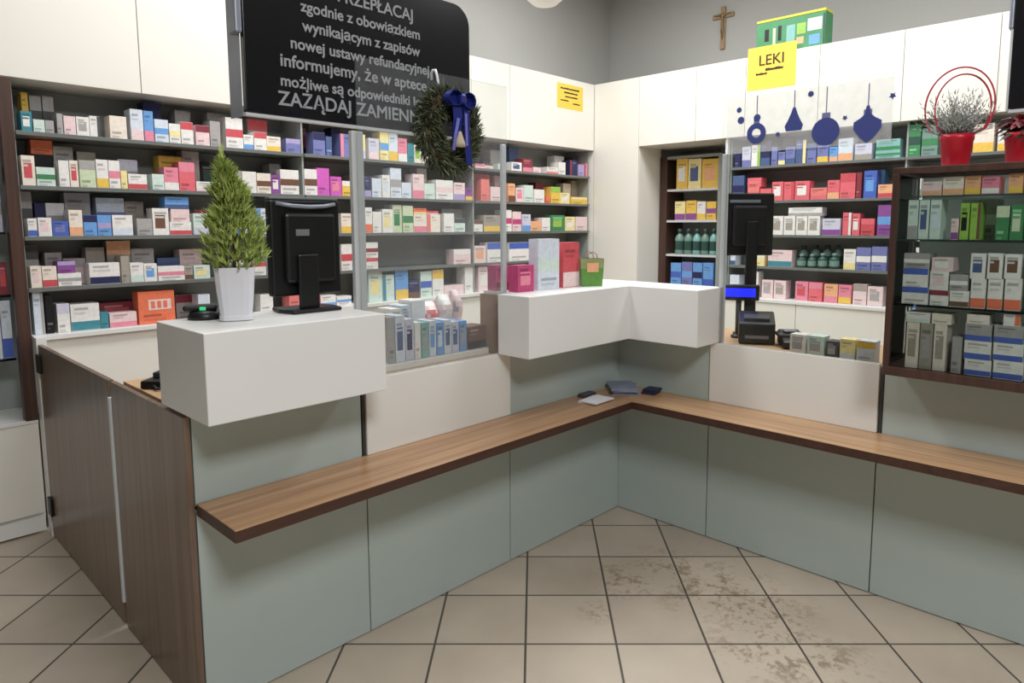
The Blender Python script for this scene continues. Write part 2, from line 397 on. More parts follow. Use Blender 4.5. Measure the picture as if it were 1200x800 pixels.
# ---------------------------------------------------------------- glazed case on the right
case = thing('display_case','brown-framed glass display case standing on the right counter','display case',(-.03,-2.1,.985))
cy0, cy1, cx0, cx1, cz0, cz1 = -2.85, -1.365, -.2, .14, .985, 1.757
FR = 'frame_brown'
B(cx0,cx1,cy0,cy1,cz0,cz0+.034).build('frame_base',FR,case,.002)
for q in ((cx0,cx0+.022,cy0,cy1),(cx1-.022,cx1,cy0,cy1),(cx0+.022,cx1-.022,cy1-.022,cy1),(cx0+.022,cx1-.022,cy0,cy0+.022)):
    B(*q,cz1-.022,cz1).build('frame_top',FR,case,.002)
B(cx0+.021,cx1-.021,cy0+.021,cy1-.021,cz1-.008,cz1-.0005).build('glass_top','case_glass',case)
for (x0,x1) in ((cx0,cx0+.022),(cx1-.012,cx1)):
    for (y0,y1) in ((cy1-.022,cy1),(cy0,cy0+.022)):
        if x0 > 0 and y1 == cy1: y0 = y1-.009
        B(x0,x1,y0,y1,cz0+.034,cz1-.022).build('frame_post',FR,case,.002)
B(cx0+.006,cx0+.010,cy0+.022,cy1-.022,cz0+.034,cz1-.022).build('glass_pane','case_glass',case)
B(cx0+.022,cx1-.022,cy1-.012,cy1-.006,cz0+.034,cz1-.022).build('glass_pane','case_glass',case)
B(cx1-.010,cx1-.004,cy0+.022,cy1-.022,cz0+.034,cz1-.022).build('back_panel','white_laminate',case)
CS = (1.258, 1.497, 1.654)
for z in CS: B(cx0+.022,cx1-.014,cy0+.01,cy1-.016,z-.008,z).build('glass_shelf','glass_shelf',case)

# ---------------------------------------------------------------- shelving and cabinets
YF, XF = 1.95, 2.25
ZL = (2.01, 1.748, 1.498, 1.242); ZR = (2.015, 1.74, 1.472, 1.22)
WTL, WTR = 1.005, .967
UZ0, UZ1 = 2.255, 2.862
lx = [-2.225,-.72,.75,2.235]
ords = ['left','middle','right']
for i in range(3):
    a, b = lx[i], lx[i+1]
    t = thing('shelving_unit',f'{ords[i]} bay of grey open shelving on the back wall, full of medicines','shelving',((a+b)/2,2.13,WTL))
    B(a,b,2.272,2.29,WTL,UZ0-.001).build('back_panel','grey_board',t)
    for (p,q) in ((a,a+.006),(b-.006,b)): B(p,q,2.0,2.27,WTL,UZ0-.001).build('side_panel','grey_board',t)
    for z in ZL: B(a+.006,b-.006,1.98,2.27,z-.02,z).build('shelf','shelf_board',t,.001)
ry = [.56,-.75,-2.1,-3.2]
rn = ['left bay of grey open shelving on the right wall, behind the black screen','bay of grey open shelving on the right wall, behind the glass display case','right end bay of grey open shelving on the right wall']
for i in range(3):
    a, b = ry[i+1], ry[i]
    t = thing('shelving_unit',rn[i],'shelving',(2.45,(a+b)/2,WTR))
    B(2.585,2.6,a,b,WTR,UZ0-.001).build('back_panel','grey_board',t)
    for (p,q) in ((a,a+.006),(b-.006,b)): B(2.3,2.585,p,q,WTR,UZ0-.001).build('side_panel','grey_board',t)
    for z in ZR: B(2.28,2.585,a+.006,b-.006,z-.02,z).build('shelf','shelf_board',t,.001)
def cabinet(name, label, x0,x1,y0,y1,z0,z1, face, n=1, handle=False, group=None):
    t = thing(name,label,'cabinet',((x0+x1)/2,(y0+y1)/2,z0),0,group)
    if handle == 'plinth' or z0 == .08:
        (B(x0,x1,y0+.04,y1,0,z0-.001) if face == 'y' else B(x0+.04,x1,y0,y1,0,z0-.001)).build('plinth','white_laminate',t)
        t.location.z = 0; t.children[0].location.z = 0
    if face == 'y':
        B(x0,x1,y0+.02,y1,z0,z1).build('body','cabinet_white',t)
        w = (x1-x0)/n
        for k in range(n):
            dr = B(x0+k*w+.002,x0+(k+1)*w-.002,y0,y0+.018,z0-.001,z1).build('door','cabinet_white',t,.002)
            if handle: 
                h = MB().box(x0+k*w+w*.35,x0+k*w+w*.65,y0-.014,y0-.002,z1-.10,z1-.085).build('handle','aluminium',None,.003); h.parent = dr; h.location=-Vector((0,0,0))
    else:
        B(x0+.02,x1,y0,y1,z0,z1).build('body','cabinet_white',t)
        w = (y1-y0)/n
        for k in range(n):
            dr = B(x0,x0+.018,y0+k*w+.002,y0+(k+1)*w-.002,z0-.001,z1).build('door','cabinet_white',t,.002)
            if handle:
                h = MB().box(x0-.014,x0-.002,y0+k*w+w*.35,y0+k*w+w*.65,z1-.10,z1-.085).build('handle','aluminium',None,.003); h.parent = dr; h.location=(0,0,0)
    return t
ux = [-3.5,-2.888,-2.276,-1.662,-1.052,-.44,.17,.70,1.125,2.25]
ul = ['beyond the brown post at the left edge','seen at the far left edge','at the upper left, above the far left shelves','left of the black hanging sign','behind the left of the black hanging sign','behind the black hanging sign',
      'behind the right end of the black sign','above the wreath','with a yellow note stuck on it']
for i in range(9):
    cabinet('wall_cabinet','white wall cabinet on the back wall, '+ul[i],ux[i],ux[i+1],YF,YW,UZ0,UZ1,'y')
uy = [1.44,.87,.43,-.145,-.71,-1.258,-1.83,-2.4,-3.2]
ur = ['right of the tall corner panel','left of the yellow sign','with a large yellow sign on it','right of the large yellow sign','second to the right of the yellow sign','behind the red hoop plant',
      'behind the right edge sign','at the right end of the row']
for i in range(8):
    cabinet('wall_cabinet','white wall cabinet on the right wall, '+ur[i],XF,XW,uy[i+1],uy[i],UZ0,UZ1,'x')
# tall corner cabinet
t = thing('tall_cabinet','tall plain white corner cabinet between the two shelving walls','cabinet',(2.45,1.7,0))
B(XF+.02,2.62,1.44,1.948,0,UZ1).build('body','cabinet_white',t)
B(XF,XF+.018,1.442,1.946,.06,UZ1).build('door','cabinet_white',t,.002)
B(2.255,XW-.002,1.951,YW-.001,0,UZ1).build('filler_panel','cabinet_white',t)
# base cabinets
bxs = [-2.205,-1.1,.02,1.14,2.24]
bl = ['white base cabinet under the back shelves, beside the walnut gate','white base cabinet under the back shelves, behind the left white counter box','white base cabinet under the back shelves, behind the left clear screen','white base cabinet under the back shelves, beside the tall corner cabinet']
for i in range(4): cabinet('base_cabinet',bl[i],bxs[i],bxs[i+1],1.97,YW-.001,.08,WTL-.026,'y',2)
for i in range(1): pass
t = B(-2.222,2.245,1.945,2.27,WTL-.025,WTL-.001).build('worktop','white_laminate',None,.002); tag(t,'long white worktop under the back wall shelves','worktop')
t = B(-2.229,-2.186,1.867,1.933,0,WTL).build('end_panel','white_laminate',None,.001); tag(t,'narrow white post between the walnut gate and the white drawer unit','panel')
for (a,b,l) in ((-.70,.575,'white base drawer unit under the right wall shelves behind the card terminal'),(-1.9,-.70,'white base drawer unit under the right wall shelves behind the display case'),(-3.2,-1.9,'white base drawer unit at the right end of the wall')):
    c = cabinet('base_cabinet',l,2.2,2.6,a,b,.08,WTR-.026,'x',2)
t = B(2.19,2.584,-3.2,.575,WTR-.025,WTR-.001).build('worktop','white_laminate',None,.002); tag(t,'white worktop under the right wall shelves','worktop')
# tall display fridge in the niche
fr = thing('display_fridge','tall display fridge with packed shelves in the niche of the right wall','fridge',(2.75,1.07,0))
B(2.60,2.93,1.355,1.432,0,2.18).build('side_post','frame_brown',fr,.003)
B(2.60,2.93,.80,.835,0,2.18).build('side_post','grey_board',fr,.003)
B(2.90,2.93,.835,1.355,0,2.18).build('back_panel','grey_board',fr)
B(2.60,2.90,.835,1.355,2.155,2.18).build('top_panel','grey_board',fr)
B(2.60,2.90,.835,1.355,0,.72).build('base_panel','dark_grey_plastic',fr)
FZ = (1.88,1.595,1.28,.985)
for z in FZ: B(2.605,2.90,.836,1.354,z-.02,z).build('shelf','aluminium',fr)
t = B(2.27,2.93,.577,.598,0,UZ0-.002).build('partition_panel','white_laminate'); tag(t,'pale partition panel between the fridge niche and right wall shelves','panel')
# public-side showcase at the far left
sh = thing('glass_showcase','brown-framed showcase over a white drawer at the far left edge','showcase',(-2.9,2.1,0))
B(-2.286,-2.232,1.935,1.99,.585,2.25).build('frame_post','frame_brown',sh,.003)
B(-3.6,-2.232,1.96,YW-.001,.07,.57).build('drawer_body','cabinet_white',sh)
B(-3.6,-2.234,1.94,1.958,.105,.57).build('drawer_front','cabinet_white',sh,.003)
B(-3.6,-2.234,1.935,YW-.001,.572,.592).build('sill','white_laminate',sh,.002)
B(-3.6,-2.236,1.945,1.957,.012,.09).build('plinth','white_laminate',sh)
B(-3.6,-2.234,2.28,2.297,.593,2.25).build('back_panel','grey_board',sh)
for z in (.9,1.215,1.52,1.83): B(-3.6,-2.29,2.0,2.279,z-.01,z).build('glass_shelf','glass_shelf',sh)

# ---------------------------------------------------------------- goods
CARD_CACHE = 0
def carton_mesh(w, dpt, h, base, acc, style, rng):
    mb = MB(); bc = lin(PAL[base][0]); ac = lin(PAL[acc][0]) if acc else None
    hw = w/2
    mb.box(-hw,hw,0,dpt,0,h,bc)
    e = -.0007
    def q(x0,x1,z0,z1,c,k=1): mb.quad([(x0,e*k,z0),(x1,e*k,z0),(x1,e*k,z1),(x0,e*k,z1)],c)
    dark = tuple(x*.55 for x in bc) if sum(bc) > .6 else tuple(min(1,x*2+.12) for x in bc)
    mid = tuple(x*.78 for x in bc) if sum(bc) > .6 else tuple(min(1,x*1.5+.05) for x in bc)
    if acc:
        if style == 'b': q(-hw*.99,hw*.99,.002,h*.34,ac)
        elif style == 't': q(-hw*.99,hw*.99,h*.66,h*.99,ac)
        elif style == 'm': q(-hw*.99,hw*.99,h*.36,h*.62,ac)
        elif style == 'v': q(-hw*.99,-hw*.45,.002,h*.99,ac)
        elif style == 'r': q(hw*.4,hw*.99,.002,h*.99,ac)
        elif style == 's': q(-hw*.7,hw*.55,h*.25,h*.75,ac)
        elif style == 'l':   # pale label with darker blocks
            q(-hw*.45,hw*.8,h*.42,h*.74,ac)
            for k in range(3): q(-hw*.32+k*hw*.34,-hw*.1+k*hw*.34,h*.47,h*.69,bc,2)
    zz = h*(.78 if style in ('b','s','v','r') else .22)
    if style in ('t','m'): zz = h*.18
    q(-hw*.3 if style == 'v' else -hw*.75, hw*rng.uniform(.1,.75) if style != 'r' else hw*.2, zz, zz+min(.012,h*.09), dark, 1.6)
    if h > .05: q(-hw*.3 if style == 'v' else -hw*.75, hw*rng.uniform(-.2,.5) if style != 'r' else hw*.1, zz-min(.022,h*.17), zz-min(.012,h*.09), mid, 1.6)
    # top flap seam
    mb.quad([(-hw*.98,dpt*.48,h+.0006),(hw*.98,dpt*.48,h+.0006),(hw*.98,dpt*.52,h+.0006),(-hw*.98,dpt*.52,h+.0006)],mid)
    return mb
def bottle_mesh(w, h, base, acc):
    r = w/2; bc = lin(PAL[base][0]); ac = lin(PAL[acc][0]) if acc else tuple(min(1,x*1.6+.1) for x in bc)
    return MB().lathe([(r*.9,0,bc),(r,.004,bc),(r,h*.16,ac),(r*1.01,h*.18,ac),(r*1.01,h*.52,bc),(r,h*.54,bc),(r,h*.62,bc),(r*.75,h*.72,bc),(r*.42,h*.78,bc),(r*.42,h*.82,ac),(r*.5,h*.82,ac),(r*.5,h*.99,ac),(r*.4,h,ac)],14)
def bag_mesh(w, dpt, h, base, acc, rng):
    mb = MB(); bc = lin(PAL[base][0]); ac = lin(PAL[acc or base][0]); n = 7; rows = []
    for j in range(7):
        t = j/6; ring = []
        s = math.sin(PI*min(1,.12+t*.95))**.55
        for k in range(14):
            a = 2*PI*k/14
            ring.append((w*.49*math.copysign(abs(math.cos(a))**.6,math.cos(a))*(.9+.1*s), dpt*.5+dpt*.47*math.copysign(abs(math.sin(a))**.8,math.sin(a))*s, h*t))
        rows.append(ring)
    for j in range(6):
        for k in range(14):
            k2 = (k+1)%14; mb.quad([rows[j][k],rows[j][k2],rows[j+1][k2],rows[j+1][k]], ac if j in (2,3) and rng.random() < .6 else bc)
    mb.quad(rows[0][::-1],bc); mb.quad(rows[6],bc)
    return mb
NOUN = {'c':'carton','x':'box','B':'bottle','S':'bag'}
ORD = ['first','second','third','fourth','fifth','sixth','seventh','eighth','ninth','tenth','eleventh','twelfth','thirteenth','fourteenth']
STY = {'b':'band at the bottom','t':'band at the top','m':'middle stripe','v':'left stripe','r':'right stripe','s':'panel','l':'label'}
def goods(data, where, group, name, axis, front, z, rowdepth=.103, rows=(0,.125), lim=(-9,9), minh=.02, maxtop=None, fill=(), zpx=None, key=''):
    """data: 'x0 x1 ytop COL[/ACC[style]] [flags]' in photo pixels; flags: r = back row, + = stacked, B bottle, S bag"""
    items = []
    rng = random.Random(sum(map(ord, where)))
    su = (lambda p: p.x) if axis == 'y' else (lambda p: -p.y)
    for ln in data.strip().replace(';','\n').split('\n'):
        p = ln.split()
        if not p: continue
        x0, x1, yt = map(float, p[:3]); c = p[3].split('/'); fl = p[4] if len(p) > 4 else ''
        row = 1 if 'r' in fl else 0
        pl = front+rows[row]
        a, b = su(U(x0,yt,axis,pl)), su(U(x1,yt,axis,pl)); zt = U((x0+x1)/2,yt,axis,pl).z
        acc = c[1][0] if len(c) > 1 else None; st = c[1][1].lower() if len(c) > 1 and len(c[1]) > 1 else (rng.choice('bbtmvs') if acc else '')
        items.append(dict(a=a,b=b,zt=zt,row=row,col=c[0],acc=acc,st=st,kind='B' if 'B' in fl else 'S' if 'S' in fl else 'c',stack='+' in fl,px=x0))
    for (a, b, row, cols) in fill:   # hidden stretches the plant, screen or wreath covers
        x = a
        while x < b-.05:
            w = rng.uniform(.06,.12); c = rng.choice(cols)
            items.append(dict(a=x,b=x+w,zt=z+rng.uniform(.08,.16),row=row,col=c,acc=rng.choice('RBLGPN'),st=rng.choice('bmtv'),kind='c',stack=False,px=0)); x += w+rng.uniform(.002,.03)
    placed = []
    for row in (0,1):
        last = -99
        for it in sorted([i for i in items if i['row'] == row and not i['stack']], key=lambda i: i['a']):
            a = max(it['a'], last+.003, lim[0]); b = min(it['b'], lim[1])
            for g0 in ((-.72,.75) if axis == 'y' and front == GY else (.75,2.1) if axis == 'x' and front == RX else ()):
                if a < g0+.008 and b > g0-.008:
                    if (a+b)/2 < g0: b = g0-.008
                    else: a = g0+.008
            if b-a < .022: continue
            it['a'], it['b'], it['z0'] = a, b, z; last = b
            placed.append(it)
        for it in [i for i in items if i['row'] == row and i['stack']]:
            sup = [p for p in placed if p['row'] == row and min(p['b'],it['b'])-max(p['a'],it['a']) > .008]
            for p in sup:
                if 'zt2' not in p: p['zt2'] = max(p['zt'], p['z0']+minh)
            it['a'] = max(it['a'], lim[0]); it['b'] = min(it['b'], lim[1])
            if sup:
                s0 = max(p['zt2'] for p in sup); it['z0'] = s0
                ca = [p for p in sup if abs(p['zt2']-s0) < .004]
                lo, hi = min(p['a'] for p in ca), max(p['b'] for p in ca)
                if it['a'] < lo-.012: it['a'] = lo-.012
                if it['b'] > hi+.012: it['b'] = hi+.012
                lo2 = [p['b'] for p in placed if p['row'] == row and p['z0']+.001 < max(it['zt'],s0+minh) and max(p['zt'],p['z0']+minh) > s0+.001 and p['a'] < it['a'] and p['b'] > it['a']]
                hi2 = [p['a'] for p in placed if p['row'] == row and max(p['zt'],p['z0']+minh) > s0+.001 and p['a'] < it['b'] and p['b'] > it['b']]
                if lo2: it['a'] = max(lo2)+.002
                if hi2: it['b'] = min(hi2)-.002
            else: it['z0'] = z
            if it['b']-it['a'] < .02: continue
            placed.append(it)
    placed.sort(key=lambda i: (i['a'], i['z0']))
    for it in placed:
        it['h'] = max(minh, it['zt']-it['z0'])
        if maxtop: it['h'] = min(it['h'], maxtop-it['z0'])
    placed = [p for p in placed if p['h'] > .012]
    cnt = {}
    def desc(it):
        s = PAL[it['col']][1]+' '+NOUN[it['kind']]
        if it['acc'] and it['kind'] == 'c': s += ' with '+PAL[it['acc']][1]+' '+STY[it['st']].split(' at ')[0]
        return s
    for it in placed: cnt.setdefault(desc(it), []).append(it)
    for it in placed:
        ds = desc(it); k = cnt[ds].index(it); n = len(cnt[ds])
        pre = '' if n == 1 else ('leftmost ' if k == 0 else 'rightmost ' if k == n-1 else ORD[min(k,13)]+' from left ')
        lab = f'{pre}{ds} {where}'
        w = it['b']-it['a']-.001; dp = rowdepth*rng.uniform(.9,1) ; jit = rng.uniform(0,.006) if not it['stack'] else .003
        if it['kind'] == 'B':
            dp = w; mb = bottle_mesh(w, it['h'], it['col'], it['acc']); yo = w/2
        elif it['kind'] == 'S': mb = bag_mesh(w, dp, it['h'], it['col'], it['acc'], rng); yo = 0
        else: mb = carton_mesh(w, dp, it['h'], it['col'], it['acc'], it['st'], rng); yo = 0
        um = (it['a']+it['b'])/2; n_ = front+rows[it['row']]+jit+yo
        loc = (um, n_, it['z0']+.0004) if axis == 'y' else (n_, -um, it['z0']+.0004)
        nm = {'c':name,'B':name.split('_')[0]+'_bottle','S':name.split('_')[0]+'_bag'}[it['kind']]
        o = mb.build(nm, 'glossy_plastic' if it['kind'] != 'c' else 'printed_card', None, 0, it['kind'] != 'c', loc, 0 if axis == 'y' else -PI/2, fix=False)
        tag(o, lab, {'c':'carton','B':'bottle','S':'bag'}[it['kind']], group)
LL = (-2.204,2.222)
GY = 2.0
goods('''7 24 127 W/mb;24 37 130 T/Ws;38 52 140 m;52 63 141 g;66 73 133 g;73 88 136 p;88 104 137 W/gs;104 117 136 W/kr;128 148 136 C;152 167 128 b/pb;168 179 130 L/Pb;
181 197 140 b/Lm;197 211 145 W/ym;211 226 143 W/Rt;229 245 147 p/Ht;246 258 142 g;264 284 138 W/Rm;285 297 158 W/Lb;297 312 155 W/Rt;312 329 160 C/Yb;335 360 163 n/vt;
367 381 155 n/Nt;382 389 160 F;399 413 157 n/Pv;414 428 157 y/lb;432 444 162 l/pb;445 455 155 y/Lm;455 466 156 b/Yb;466 477 162 P/Wb;477 485 168 T;485 494 170 C/Es;
545 556 190 p;557 568 192 P/pb;568 578 192 p/xt;584 593 192 m;600 612 190 W/Fs;613 624 186 H/Pb;625 634 196 p;641 654 196 W/Sb;655 663 190 W;668 677 188 N/Hv;678 685 193 v;685 693 192 P/Hv;
4 24 108 g/br;24 32 108 Y/Gb r;34 48 112 g/km r;48 62 113 g/km r;167 188 117 N r;205 223 130 g/vm r;243 263 133 g/Rm r;290 313 140 g/Rt r;328 362 143 K/Hs r;372 384 158 K r;388 398 150 N r;
500 512 160 C r;515 530 165 W r;575 590 176 g r;597 608 172 F r;650 661 183 W r;672 684 185 k r''','on the top shelf, back wall','goods on the top back-wall shelf','medicine_carton','y',GY,ZL[0],lim=LL,maxtop=2.24,fill=((.25,.55,0,'WCpb'),(.2,.55,1,'gWp')))
goods('''8 22 170 W/Pm;23 40 182 C/Rs;41 64 196 m/Gm;68 80 188 W;81 91 188 C/Rs;92 111 188 e/gt;112 126 187 W/Yb;126 140 188 W/Pm;140 149 200 y;150 172 204 W/Rb;178 192 204 m;192 209 196 P/Wb;209 228 190 c/Pt;229 256 213 W/pb;
270 283 200 m/gt;283 300 201 W;300 317 203 C/xm;318 328 205 V/Ws;328 350 199 W/xm;350 371 198 W/xm;371 386 197 M;387 400 207 M/Ps;401 413 212 Y/Wt;427 435 208 N/vb;436 447 209 b;448 457 205 W/bs;457 470 197 b/gm;471 482 214 b;
484 497 204 p/Pb;497 510 215 m;511 531 211 W/pm;532 545 214 p/vb;545 563 221 V/Yb;564 574 210 S;575 591 219 p;596 604 215 o/xb;605 614 220 p/Ps;614 625 217 m;626 638 222 W;640 645 230 O;646 657 219 Y/Et;657 668 226 y/Ws;670 690 231 Y/yt;
40 61 181 K r;32 61 164 O r+;62 85 172 g/Hb r;90 112 178 u r;138 161 187 l/gm r;186 213 183 Y/Ob r;213 233 175 g/us r;234 256 190 K/Ds r;316 329 192 g r;486 500 195 W r;548 574 204 S/oV r;576 592 206 p r;628 640 214 H r;660 669 215 C r;670 685 212 u r''',
 'on the second shelf down, back wall','goods on the second back-wall shelf','medicine_carton','y',GY,ZL[1],lim=LL,maxtop=1.985,fill=((-.3,.5,1,'gWlu'),(.95,1.3,1,'gWp')))
goods('''20 32 256 W/bm;32 43 256 W/Bb;44 60 255 W/ps;60 80 259 B/ns;80 96 246 C/ob;97 113 252 L/Nt;113 130 252 L/vm;131 155 252 W/bb;160 178 256 g;178 197 244 W/xs;198 224 260 W/Rb;226 243 250 m/lb;270 285 255 W/Lb;286 300 258 W/Gm;
400 413 250 C/Yb;428 436 243 W/Ob;437 447 248 W;448 460 245 W/ys;460 471 240 e/Gs;472 484 241 e/Gm;485 500 251 C/Pb;500 516 251 C/Sv;520 532 250 W;532 545 256 m/kt;546 566 258 W/xt;567 586 252 u/Yb;590 600 246 W/Qm;601 611 248 p/Qm;612 622 251 l/Lb;622 635 259 o;635 645 255 W;646 662 252 G/Es;663 674 254 y/Ws;675 692 254 p;
485 500 244 O/yb +;500 514 247 R/pb +;200 222 245 p +;193 221 231 L/Fb +;
12 36 222 g/km r;40 52 238 N r;53 75 238 W/gm r;72 105 226 g/us r;112 145 232 b/nm r;144 168 236 u/Yb r;228 244 246 W/Rt r;518 545 245 g r;700 708 250 W r''',
 'on the third shelf down, back wall','goods on the third back-wall shelf','medicine_carton','y',GY,ZL[2],lim=LL,maxtop=1.723,fill=((-1.05,-.55,0,'WCbm'),(-.2,.4,1,'gWeu'),(1.0,1.7,1,'gWpu')))
goods('''28 48 312 C/ps;48 66 312 C/Rb;67 95 320 W/gm;104 140 308 W/Nb;141 151 300 u;152 168 308 W/mb;168 184 309 W/Ls;184 216 312 W/Pm;216 226 312 u/xb;227 246 311 m/ys;270 290 305 W/Bb;
400 413 286 W/Rm;428 443 302 W/Rt;532 552 292 p/Wt;553 570 288 p/os;571 593 284 W/Bt;597 622 284 W/Bt;634 650 290 W;
428 443 284 W/Hm +;67 88 306 V/vt +;
22 44 288 g/kt r;44 49 286 H r;52 72 296 g/us r;74 100 303 p/gt r;100 122 290 u/gm r;124 152 282 u/ot r;152 180 291 g/Nb r;184 210 302 F r;208 236 292 p/xb r''',
 'on the fourth shelf down, back wall','goods on the fourth back-wall shelf','medicine_carton','y',GY,ZL[3],lim=LL,maxtop=1.475,fill=((-1.08,-.55,0,'WCbm'),))
goods('''36 50 342 b/gr;52 61 346 K;66 81 356 W/lt;82 116 356 W/Tb;117 127 366 T;128 160 366 p/Pb;161 204 341 O/pl;232 246 345 b/gm;305 320 345 W;338 354 328 S;356 375 328 R/Ss;376 394 346 W/Lb;395 412 347 W/Lm;432 448 318 m/ys;448 462 322 m/Tv;
463 478 312 L/Yb;479 492 328 N/xb;493 506 318 m/Bm;507 520 316 W/Yt;521 544 334 p;545 560 310 W;561 576 312 p/Ws;600 625 318 W/Ps;640 660 316 C/Rb;
24 35 340 N/bv r;116 160 354 H/Rs r;206 236 345 g/Ht r;480 497 312 m/gs r''',
 'on the white worktop, back wall','goods on the back-wall worktop','medicine_carton','y',GY,WTL,lim=LL,maxtop=1.22)
# right wall
RX = 2.295; RL = (-.54,2.09)
goods('''861 868 178 N;870 880 172 l/nb;881 891 170 W/Er;892 903 167 N/Fb;904 911 172 n;912 920 178 n/yb;921 932 172 n/Fb;933 945 164 F/yr;946 957 168 n/Ft;958 971 170 n/Yb;972 982 172 L/ob;983 1000 162 b/ob;1002 1022 168 l/ub;1026 1055 176 t/Gm;1060 1080 146 G/Dm;1081 1100 150 A/Gm;1142 1166 145 C/Yb;1170 1190 150 W/Yb;
1027 1055 163 t/Gb +''','on the top shelf, right wall','goods on the top right-wall shelf','supplement_carton','x',RX,ZR[0],lim=RL,maxtop=2.25)
goods('''850 872 206 F/Nm;876 890 219 c/St;891 904 221 c;905 918 213 c/Ws;919 931 213 c/Rr;932 949 212 c/Ws;950 969 220 S/cb;970 984 211 c/ob;985 1003 203 c/Rt;1004 1010 202 H;1013 1028 200 B/Ls;1029 1047 216 o/Rb;1060 1080 205 W/Gb;1090 1110 205 W/Lb;1125 1150 205 C/Rb;
876 904 208 c/Sm +;1015 1037 199 L/Bs r''','on the second shelf down, right wall','goods on the second right-wall shelf','supplement_carton','x',RX,ZR[1],lim=RL,maxtop=1.985)
goods('''850 862 246 b/Fs;865 885 250 W/Ls;904 918 253 W/us;919 932 253 W/us;933 946 253 W/us;947 961 253 W/us;964 985 256 l/Vb;988 998 249 c/Wr;999 1008 250 c/Ws;1009 1025 256 R/ct;1029 1047 240 V/Lm;1060 1080 245 W/Bb;1095 1120 245 W/Eb;
924 967 243 W/gb +''','on the third shelf down, right wall','goods on the third right-wall shelf','supplement_carton','x',RX,ZR[2],lim=RL,maxtop=1.72)
goods('''850 862 295 b/Fb;878 896 297 y/Wt;900 928 293 p/Tb;932 943 298 D/A B;945 955 298 D/A B;957 968 297 D/A B;970 982 297 D/A B;989 1003 292 W/yb;1004 1021 290 n/Wm;1022 1040 289 n/Wm;1060 1080 290 W/Bb;1095 1120 290 W/Rb;
934 946 288 A/D Br;948 960 287 A/D Br;962 974 287 A/D Br;976 986 287 A/D Br''','on the fourth shelf down, right wall','goods on the fourth right-wall shelf','supplement_carton','x',RX,ZR[3],lim=RL,maxtop=1.447)
goods('''852 866 322 b;878 889 318 W;893 906 328 p/gs;907 921 329 p/us;932 947 330 P/Rs;948 964 331 c/Pt;966 982 333 o/Pb;983 998 334 P/Yb;1000 1016 333 p/ut;1017 1035 336 p/gs;1060 1080 335 W/Bb;1095 1120 335 W/Pb''',
 'on the white worktop, right wall','goods on the right-wall worktop','supplement_carton','x',RX,WTR,lim=RL,maxtop=1.19)
# fridge in the niche
FXX = 2.612; FL = (-1.35,-.84)
for z, dt, nm in ((FZ[0],'793 806 186 Y/Ws;807 822 186 y/Fs;823 842 186 Y/os','top'),(FZ[1],'791 803 236 y/Vb;804 816 235 Y/Vb;817 827 236 W/Yb;828 839 236 Y/Vm','second'),
                  (FZ[2],'789 799 268 A/D B;800 809 268 A/D B;810 819 268 t/D B;820 829 268 A/D B;830 839 268 t/D B','third'),(FZ[3],'786 798 308 L/Bm;799 811 307 n/Lm;812 823 308 L/Nm;824 836 308 L/Bb','bottom')):
    goods(dt,f'on the {nm} fridge shelf',f'goods on the {nm} fridge shelf','chilled_carton','x',FXX,z,lim=FL,rows=(0,.13),maxtop=z+.28)
# far-left showcase
goods('-14 4 215 l/gm;6 20 225 g;4 18 248 l +','in the far left showcase, upper shelf','goods in the far left showcase','showcase_carton','y',2.03,1.52,lim=(-3.5,-2.292))
goods('-25 -5 300 R/Hb;-4 14 308 H/Rs','in the far left showcase, middle shelf','goods in the far left showcase','showcase_carton','y',2.03,1.215,lim=(-3.5,-2.292))
goods('-20 -2 350 b/Fs;-1 22 352 b/Bb','in the far left showcase, low shelf','goods in the far left showcase','showcase_carton','y',2.03,.9,lim=(-3.5,-2.292))
# glazed case
CF = -.17; CL = (1.41,2.8); cg = 'goods in the glass display case'
goods('1080 1104 213 p/ob;1105 1130 207 C/ob;1131 1150 206 o/Yb;1151 1172 207 P/Wb;1183 1200 200 o/Yb;1204 1225 200 W/Rb','on the top shelf of the display case',cg,'remedy_carton','x',CF,CS[2],.1,(0,.13),CL,maxtop=1.72)
goods('1052 1064 233 m/bs;1065 1077 233 m/gb;1078 1090 233 m/Fs;1091 1104 233 m/bs;1115 1124 256 p/Vb;1125 1137 238 E/Ks;1138 1150 238 E/xr;1168 1184 241 G/eT;1185 1201 240 G/es;1206 1225 240 G/es;1128 1148 222 g/Fm r;1150 1172 221 g/Wm r','on the second shelf of the display case',cg,'remedy_carton','x',CF,CS[1],.1,(0,.13),CL,maxtop=1.64)
goods('1049 1088 336 W/Bt;1090 1112 340 W/Ht;1113 1136 341 W/xb;1138 1156 327 W/Ob;1158 1176 327 W/Ob;1178 1198 327 W/Ob;1203 1225 327 W/Ob;1050 1088 314 W/Bt +;1052 1090 297 g/Wm +;1090 1112 318 W/ps +;1113 1135 322 g/Wm +;1092 1120 302 p/Ws +;1138 1156 297 W/Fs +;1158 1176 297 W/xs +;1178 1198 298 W/xs +;1203 1225 298 W/xs +',
 'on the third shelf of the display case',cg,'remedy_carton','x',CF,CS[0],.1,(0,.13),CL,maxtop=1.485)
goods('1046 1062 378 u/Ws;1063 1078 378 C/us;1079 1094 379 u/gs;1095 1110 380 C/us;1116 1128 395 g;1130 1162 422 W/Bb;1164 1200 424 W/Bb;1205 1240 424 W/Bb;1130 1162 400 W/Bb +;1164 1200 403 W/Bb +;1205 1240 403 W/Bb +;1131 1163 380 g/Bb +;1165 1200 382 g/Bb +;1062 1090 366 W/mb +;1092 1118 368 C +;1133 1160 369 C/Wm +;1176 1196 368 W/Or +',
 'on the floor of the display case',cg,'remedy_carton','x',CF,cz0+.034,.1,(0,.13),CL,maxtop=1.245)
